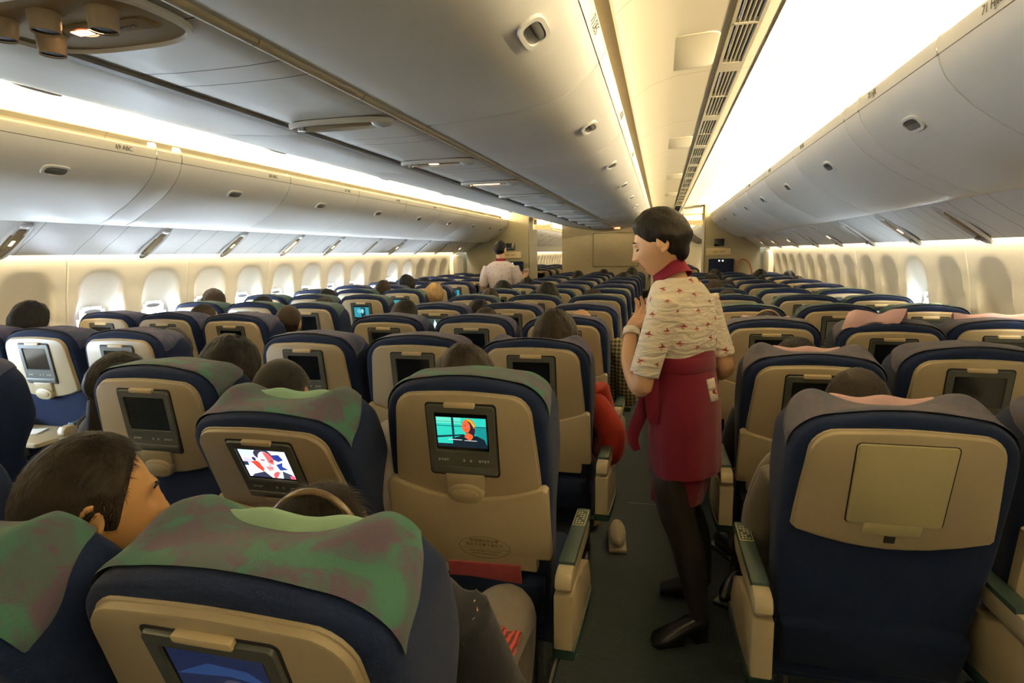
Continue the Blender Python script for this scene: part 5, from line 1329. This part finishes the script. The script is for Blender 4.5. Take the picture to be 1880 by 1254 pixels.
    A.add([c0 + Vector((x, -.005, z)) for x, z in ((-.012, .0), (-.002, .008), (.006, .016), (.006, .004), (.013, -.006), (0, -.004))], [(0, 1, 2, 3, 4, 5)]); obj('bird_print', A.mesh('bird_print', PRINTR, 0), to)
    S = MB(); rows = folds([(-.006, 0, .95, .134, .098, YW), (-.004, 0, .80, .134, .098, YW), (-.010, 0, .70, .120, .096, YW), (-.022, 0, .62, .100, .092, YW), (-.028, 0, .58, .092, .09, YW)], .05, seed=4)
    S.grid(rows, True); sm_ = evald(S.mesh('skirt', RED, 60), [('SOLIDIFY', dict(thickness=.005, offset=1))]); shade(sm_, 60); obj('skirt', sm_, t)
    for nm, leg in (('stocking', legN), ('stocking', legF)):
        k = MB(); pts = catmull(leg, 6); n = len(pts); k.tube(pts, [interp(LG, i / (n - 1)) + .0035 for i in range(n)], 24); obj(nm, k.mesh(nm, STOCK, 80), t)
    for (hx, hy), (tx, ty) in (((.095, .005), (-.112, -.085)), ((.125, .300), (-.035, .300))):
        hv, tv = Vector((hx, hy, 0)), Vector((tx, ty, 0)); d = (tv - hv); L_ = d.length; a = math.atan2(d.y, d.x); M = Matrix.Translation(hv) @ Matrix.Rotation(a, 4, 'Z')
        k = MB()
        prof = [(0, .026, .055, .115), (.03, .033, .05, .115), (.07, .034, .03, .105), (.12, .036, .012, .085), (.17, .042, .008, .062), (.205, .040, .008, .048), (L_ - .01, .026, .008, .034), (L_, .008, .012, .022)]
        rows = []
        for x, w_, z0, z1 in prof:
            o = oval(0, (z0 + z1) / 2, w_, (z1 - z0) / 2, 20, 2.6); rows.append([(x, p[0], p[1]) for p in o])
        k.grid(rows, True, 0, M, True)
        k.plate([(.0, -.024), (.055, -.028), (.055, .028), (.0, .024)], .055, 0, .004, 0, M, 'z'); k.plate([(.10, -.03), (L_ - .02, -.03), (L_ - .003, 0), (L_ - .02, .03), (.10, .03)], .014, 0, .003, 0, M, 'z')
        obj('shoe', k.mesh('shoe', BLACKM, 60), t)
    # bracelet
    k = MB(); p, q = Vector(armL[4]).lerp(Vector(armL[5]), .72), Vector(armL[4]).lerp(Vector(armL[5]), .95)
    k.tube([p, q], [.033, .031], 20, caps=False); obj('cuff_bracelet', evald(k.mesh('cuff', BLOUSE, 60), [('SOLIDIFY', dict(thickness=.004))]), t)
    return t
attendant()

def steward():
    t = thing('person', 'short-haired attendant in pale patterned shirt seen from behind in the left aisle', 'person', (-2.07, 7.75, 0))
    HM = Matrix.Translation((-.012, .03, 1.565)) @ Matrix.Rotation(R(-12), 4, 'Z')
    b = MB()
    b.grid(ring_loft([(0, 0, .90, .155, .11), (0, 0, 1.06, .140, .10), (0, 0, 1.22, .172, .115), (0, 0, 1.34, .195, .095), (0, 0, 1.385, .14, .075), (0, 0, 1.415, .075, .06)]), True, caps=True)
    b.tube([(0, 0, 1.39), (-.004, .012, 1.46), (-.01, .02, 1.52)], [.058, .054, .056], 18)
    armR = [(.178, 0, 1.345), (.225, -.01, 1.22), (.235, .02, 1.10), (.245, .05, 1.075), (.265, .15, 1.13), (.275, .22, 1.195)]
    armL = [(-.178, 0, 1.345), (-.225, -.02, 1.22), (-.24, -.01, 1.08), (-.21, .10, 1.02), (-.13, .22, 1.03)]
    LR = [(0, .05), (.3, .045), (.6, .04), (.8, .033), (1, .024)]
    for s, arm in ((-1, armL), (1, armR)):
        pts = catmull(arm, 6); n = len(pts); b.tube(pts, [interp(LR, i / (n - 1)) for i in range(n)], 16); hand(b, aim(pts[-1], pts[-1] + (pts[-1] - pts[-3])), 55 if s > 0 else 35, side=-s)
    legs = []
    for s in (-1, 1):
        leg = catmull([(s * .085, 0, .92), (s * .09, .0, .70), (s * .09, .01, .50), (s * .09, 0, .28), (s * .09, -.01, .09)], 5); n = len(leg); legs.append(leg)
        b.tube(leg, [interp([(0, .085), (.5, .058), (.7, .055), (1, .036)], i / (n - 1)) for i in range(n)], 16); b.ell((s * .095, .06, .045), (.045, .13, .043), 14, 8)
    add_head(b, HM, 64, 54); obj('body', fuse(b.mesh('body', SKIN), .006, 2), t)
    h = MB(); hair_cap(h, HM, 'short', .014, 5); obj('hair', h.mesh('hair', HAIRK, 70, sub=1), t)
    T = MB(); T.grid(ring_loft([(0, 0, .98, .165, .125), (0, 0, 1.08, .158, .12), (0, 0, 1.22, .188, .13), (0, 0, 1.345, .21, .108), (0, 0, 1.395, .15, .088), (0, 0, 1.425, .082, .07)]), True, caps=True)
    for arm in (armL, armR):
        pts = catmull(arm, 6); k = int(len(pts) * .48); n = len(pts); T.tube(pts[:k], [interp(LR, i / (n - 1)) + .016 for i in range(k)], 18)
    SH = mat('pale_pink_shirt', (.62, .52, .47), .85, .05, 20, .3, 300)
    bl = fuse(T.mesh('shirt', SH), .007, 2); bo = obj('shirt', bl, t); obj('bird_print', bird_print(bl, 3, .075, .014), bo)
    c = MB(); c.grid(ring_loft([(0, .004, 1.415, .078, .07), (-.003, .010, 1.44, .066, .066), (-.006, .014, 1.46, .062, .062)], 30), True); obj('collar', evald(c.mesh('collar', REDD, 60), [('SOLIDIFY', dict(thickness=.005))]), t)
    P_ = MB()
    for leg in legs: n = len(leg); P_.tube(leg, [interp([(0, .095), (.5, .07), (1, .055)], i / (n - 1)) for i in range(n)], 16)
    P_.grid(ring_loft([(0, 0, .86, .165, .12), (0, 0, .96, .168, .122), (0, 0, 1.02, .16, .118)]), True, caps=True); obj('trousers', fuse(P_.mesh('trousers', JEANS), .008, 2), t)
    return t
steward()
G = D.materials.new('clear_plastic'); G.use_nodes = True; nt = G.node_tree; N = nt.nodes; nt.nodes.remove(N['Principled BSDF'])
a_, g_, mx_ = N.new('ShaderNodeBsdfTransparent'), N.new('ShaderNodeBsdfPrincipled'), N.new('ShaderNodeMixShader'); g_.inputs['Base Color'].default_value = (.8, .8, .75, 1); g_.inputs['Roughness'].default_value = .1; mx_.inputs[0].default_value = .45
nt.links.new(a_.outputs[0], mx_.inputs[1]); nt.links.new(g_.outputs[0], mx_.inputs[2]); nt.links.new(mx_.outputs[0], N['Material Output'].inputs[0])
b = MB(); b.grid([[(r_ * cos(2 * PI * i / 24), r_ * sin(2 * PI * i / 24), z) for i in range(24)] for r_, z in ((.002, 0), (.028, 0), (.036, .085), (.034, .085), (.026, .004), (.002, .004))], True)
o = obj('drinking_glass', b.mesh('glass', G, 40), None, (-2.07 + .285, 7.75 + .30, 1.225)); tag(o, 'clear plastic cup held up by the far attendant', 'cup')
# ------------------------------------------------------------------ camera, world, look
def camera():
    f, cx, cy, vx, vy, rho = 1100.0, 940.0, 627.0, 1215.0, 461.0, R(.96)
    a0, b0 = vx - cx, cy - vy
    va, vb = a0 * cos(rho) + b0 * sin(rho), -a0 * sin(rho) + b0 * cos(rho)
    ph = math.atan(vb / f); th = math.atan(va / f * cos(ph))
    F = Vector((-sin(th) * cos(ph), cos(th) * cos(ph), -sin(ph))); Rv = Vector((cos(th), sin(th), 0)); U = Vector((-sin(th) * sin(ph), cos(th) * sin(ph), cos(ph)))
    r_ = Rv * cos(rho) - U * sin(rho); u = Rv * sin(rho) + U * cos(rho)
    cd = D.cameras.new('camera'); cd.sensor_width = 36; cd.lens = f * 36 / 1880; cd.clip_start = .05
    o = D.objects.new('camera', cd); COL.objects.link(o)
    o.matrix_world = Matrix(((r_.x, u.x, -F.x, 0), (r_.y, u.y, -F.y, 0), (r_.z, u.z, -F.z, 1.52), (0, 0, 0, 1)))
    bpy.context.scene.camera = o
camera()
sc = bpy.context.scene
w = D.worlds.new('sky'); sc.world = w; w.use_nodes = True
bg = w.node_tree.nodes['Background']; bg.inputs[0].default_value = (.62, .80, 1.0, 1); bg.inputs[1].default_value = 105.0
nt = w.node_tree; tcw = nt.nodes.new('ShaderNodeTexCoord'); sp = nt.nodes.new('ShaderNodeSeparateXYZ'); mr = nt.nodes.new('ShaderNodeMapRange'); mxw = nt.nodes.new('ShaderNodeMix'); mxw.data_type = 'RGBA'
mr.inputs[1].default_value = -.25; mr.inputs[2].default_value = .15
mxw.inputs[6].default_value = (.50, .58, .66, 1); mxw.inputs[7].default_value = (.60, .78, 1.0, 1)      # dim haze below, bright sky above
nt.links.new(tcw.outputs['Generated'], sp.inputs[0]); nt.links.new(sp.outputs[2], mr.inputs[0]); nt.links.new(mr.outputs[0], mxw.inputs[0]); nt.links.new(mxw.outputs[2], bg.inputs[0])
sc.view_settings.view_transform = 'Standard'; sc.view_settings.look = 'None'; sc.view_settings.gamma = 1; sc.view_settings.use_curve_mapping = False
sc.view_settings.exposure = 0.48
cy = sc.cycles
cy.use_denoising = True; cy.use_adaptive_sampling = True; cy.adaptive_threshold = .02; cy.max_bounces = 7; cy.diffuse_bounces = 4; cy.glossy_bounces = 3; cy.transparent_max_bounces = 8; cy.sample_clamp_indirect = 6
try: cy.use_light_tree = True
except Exception: pass
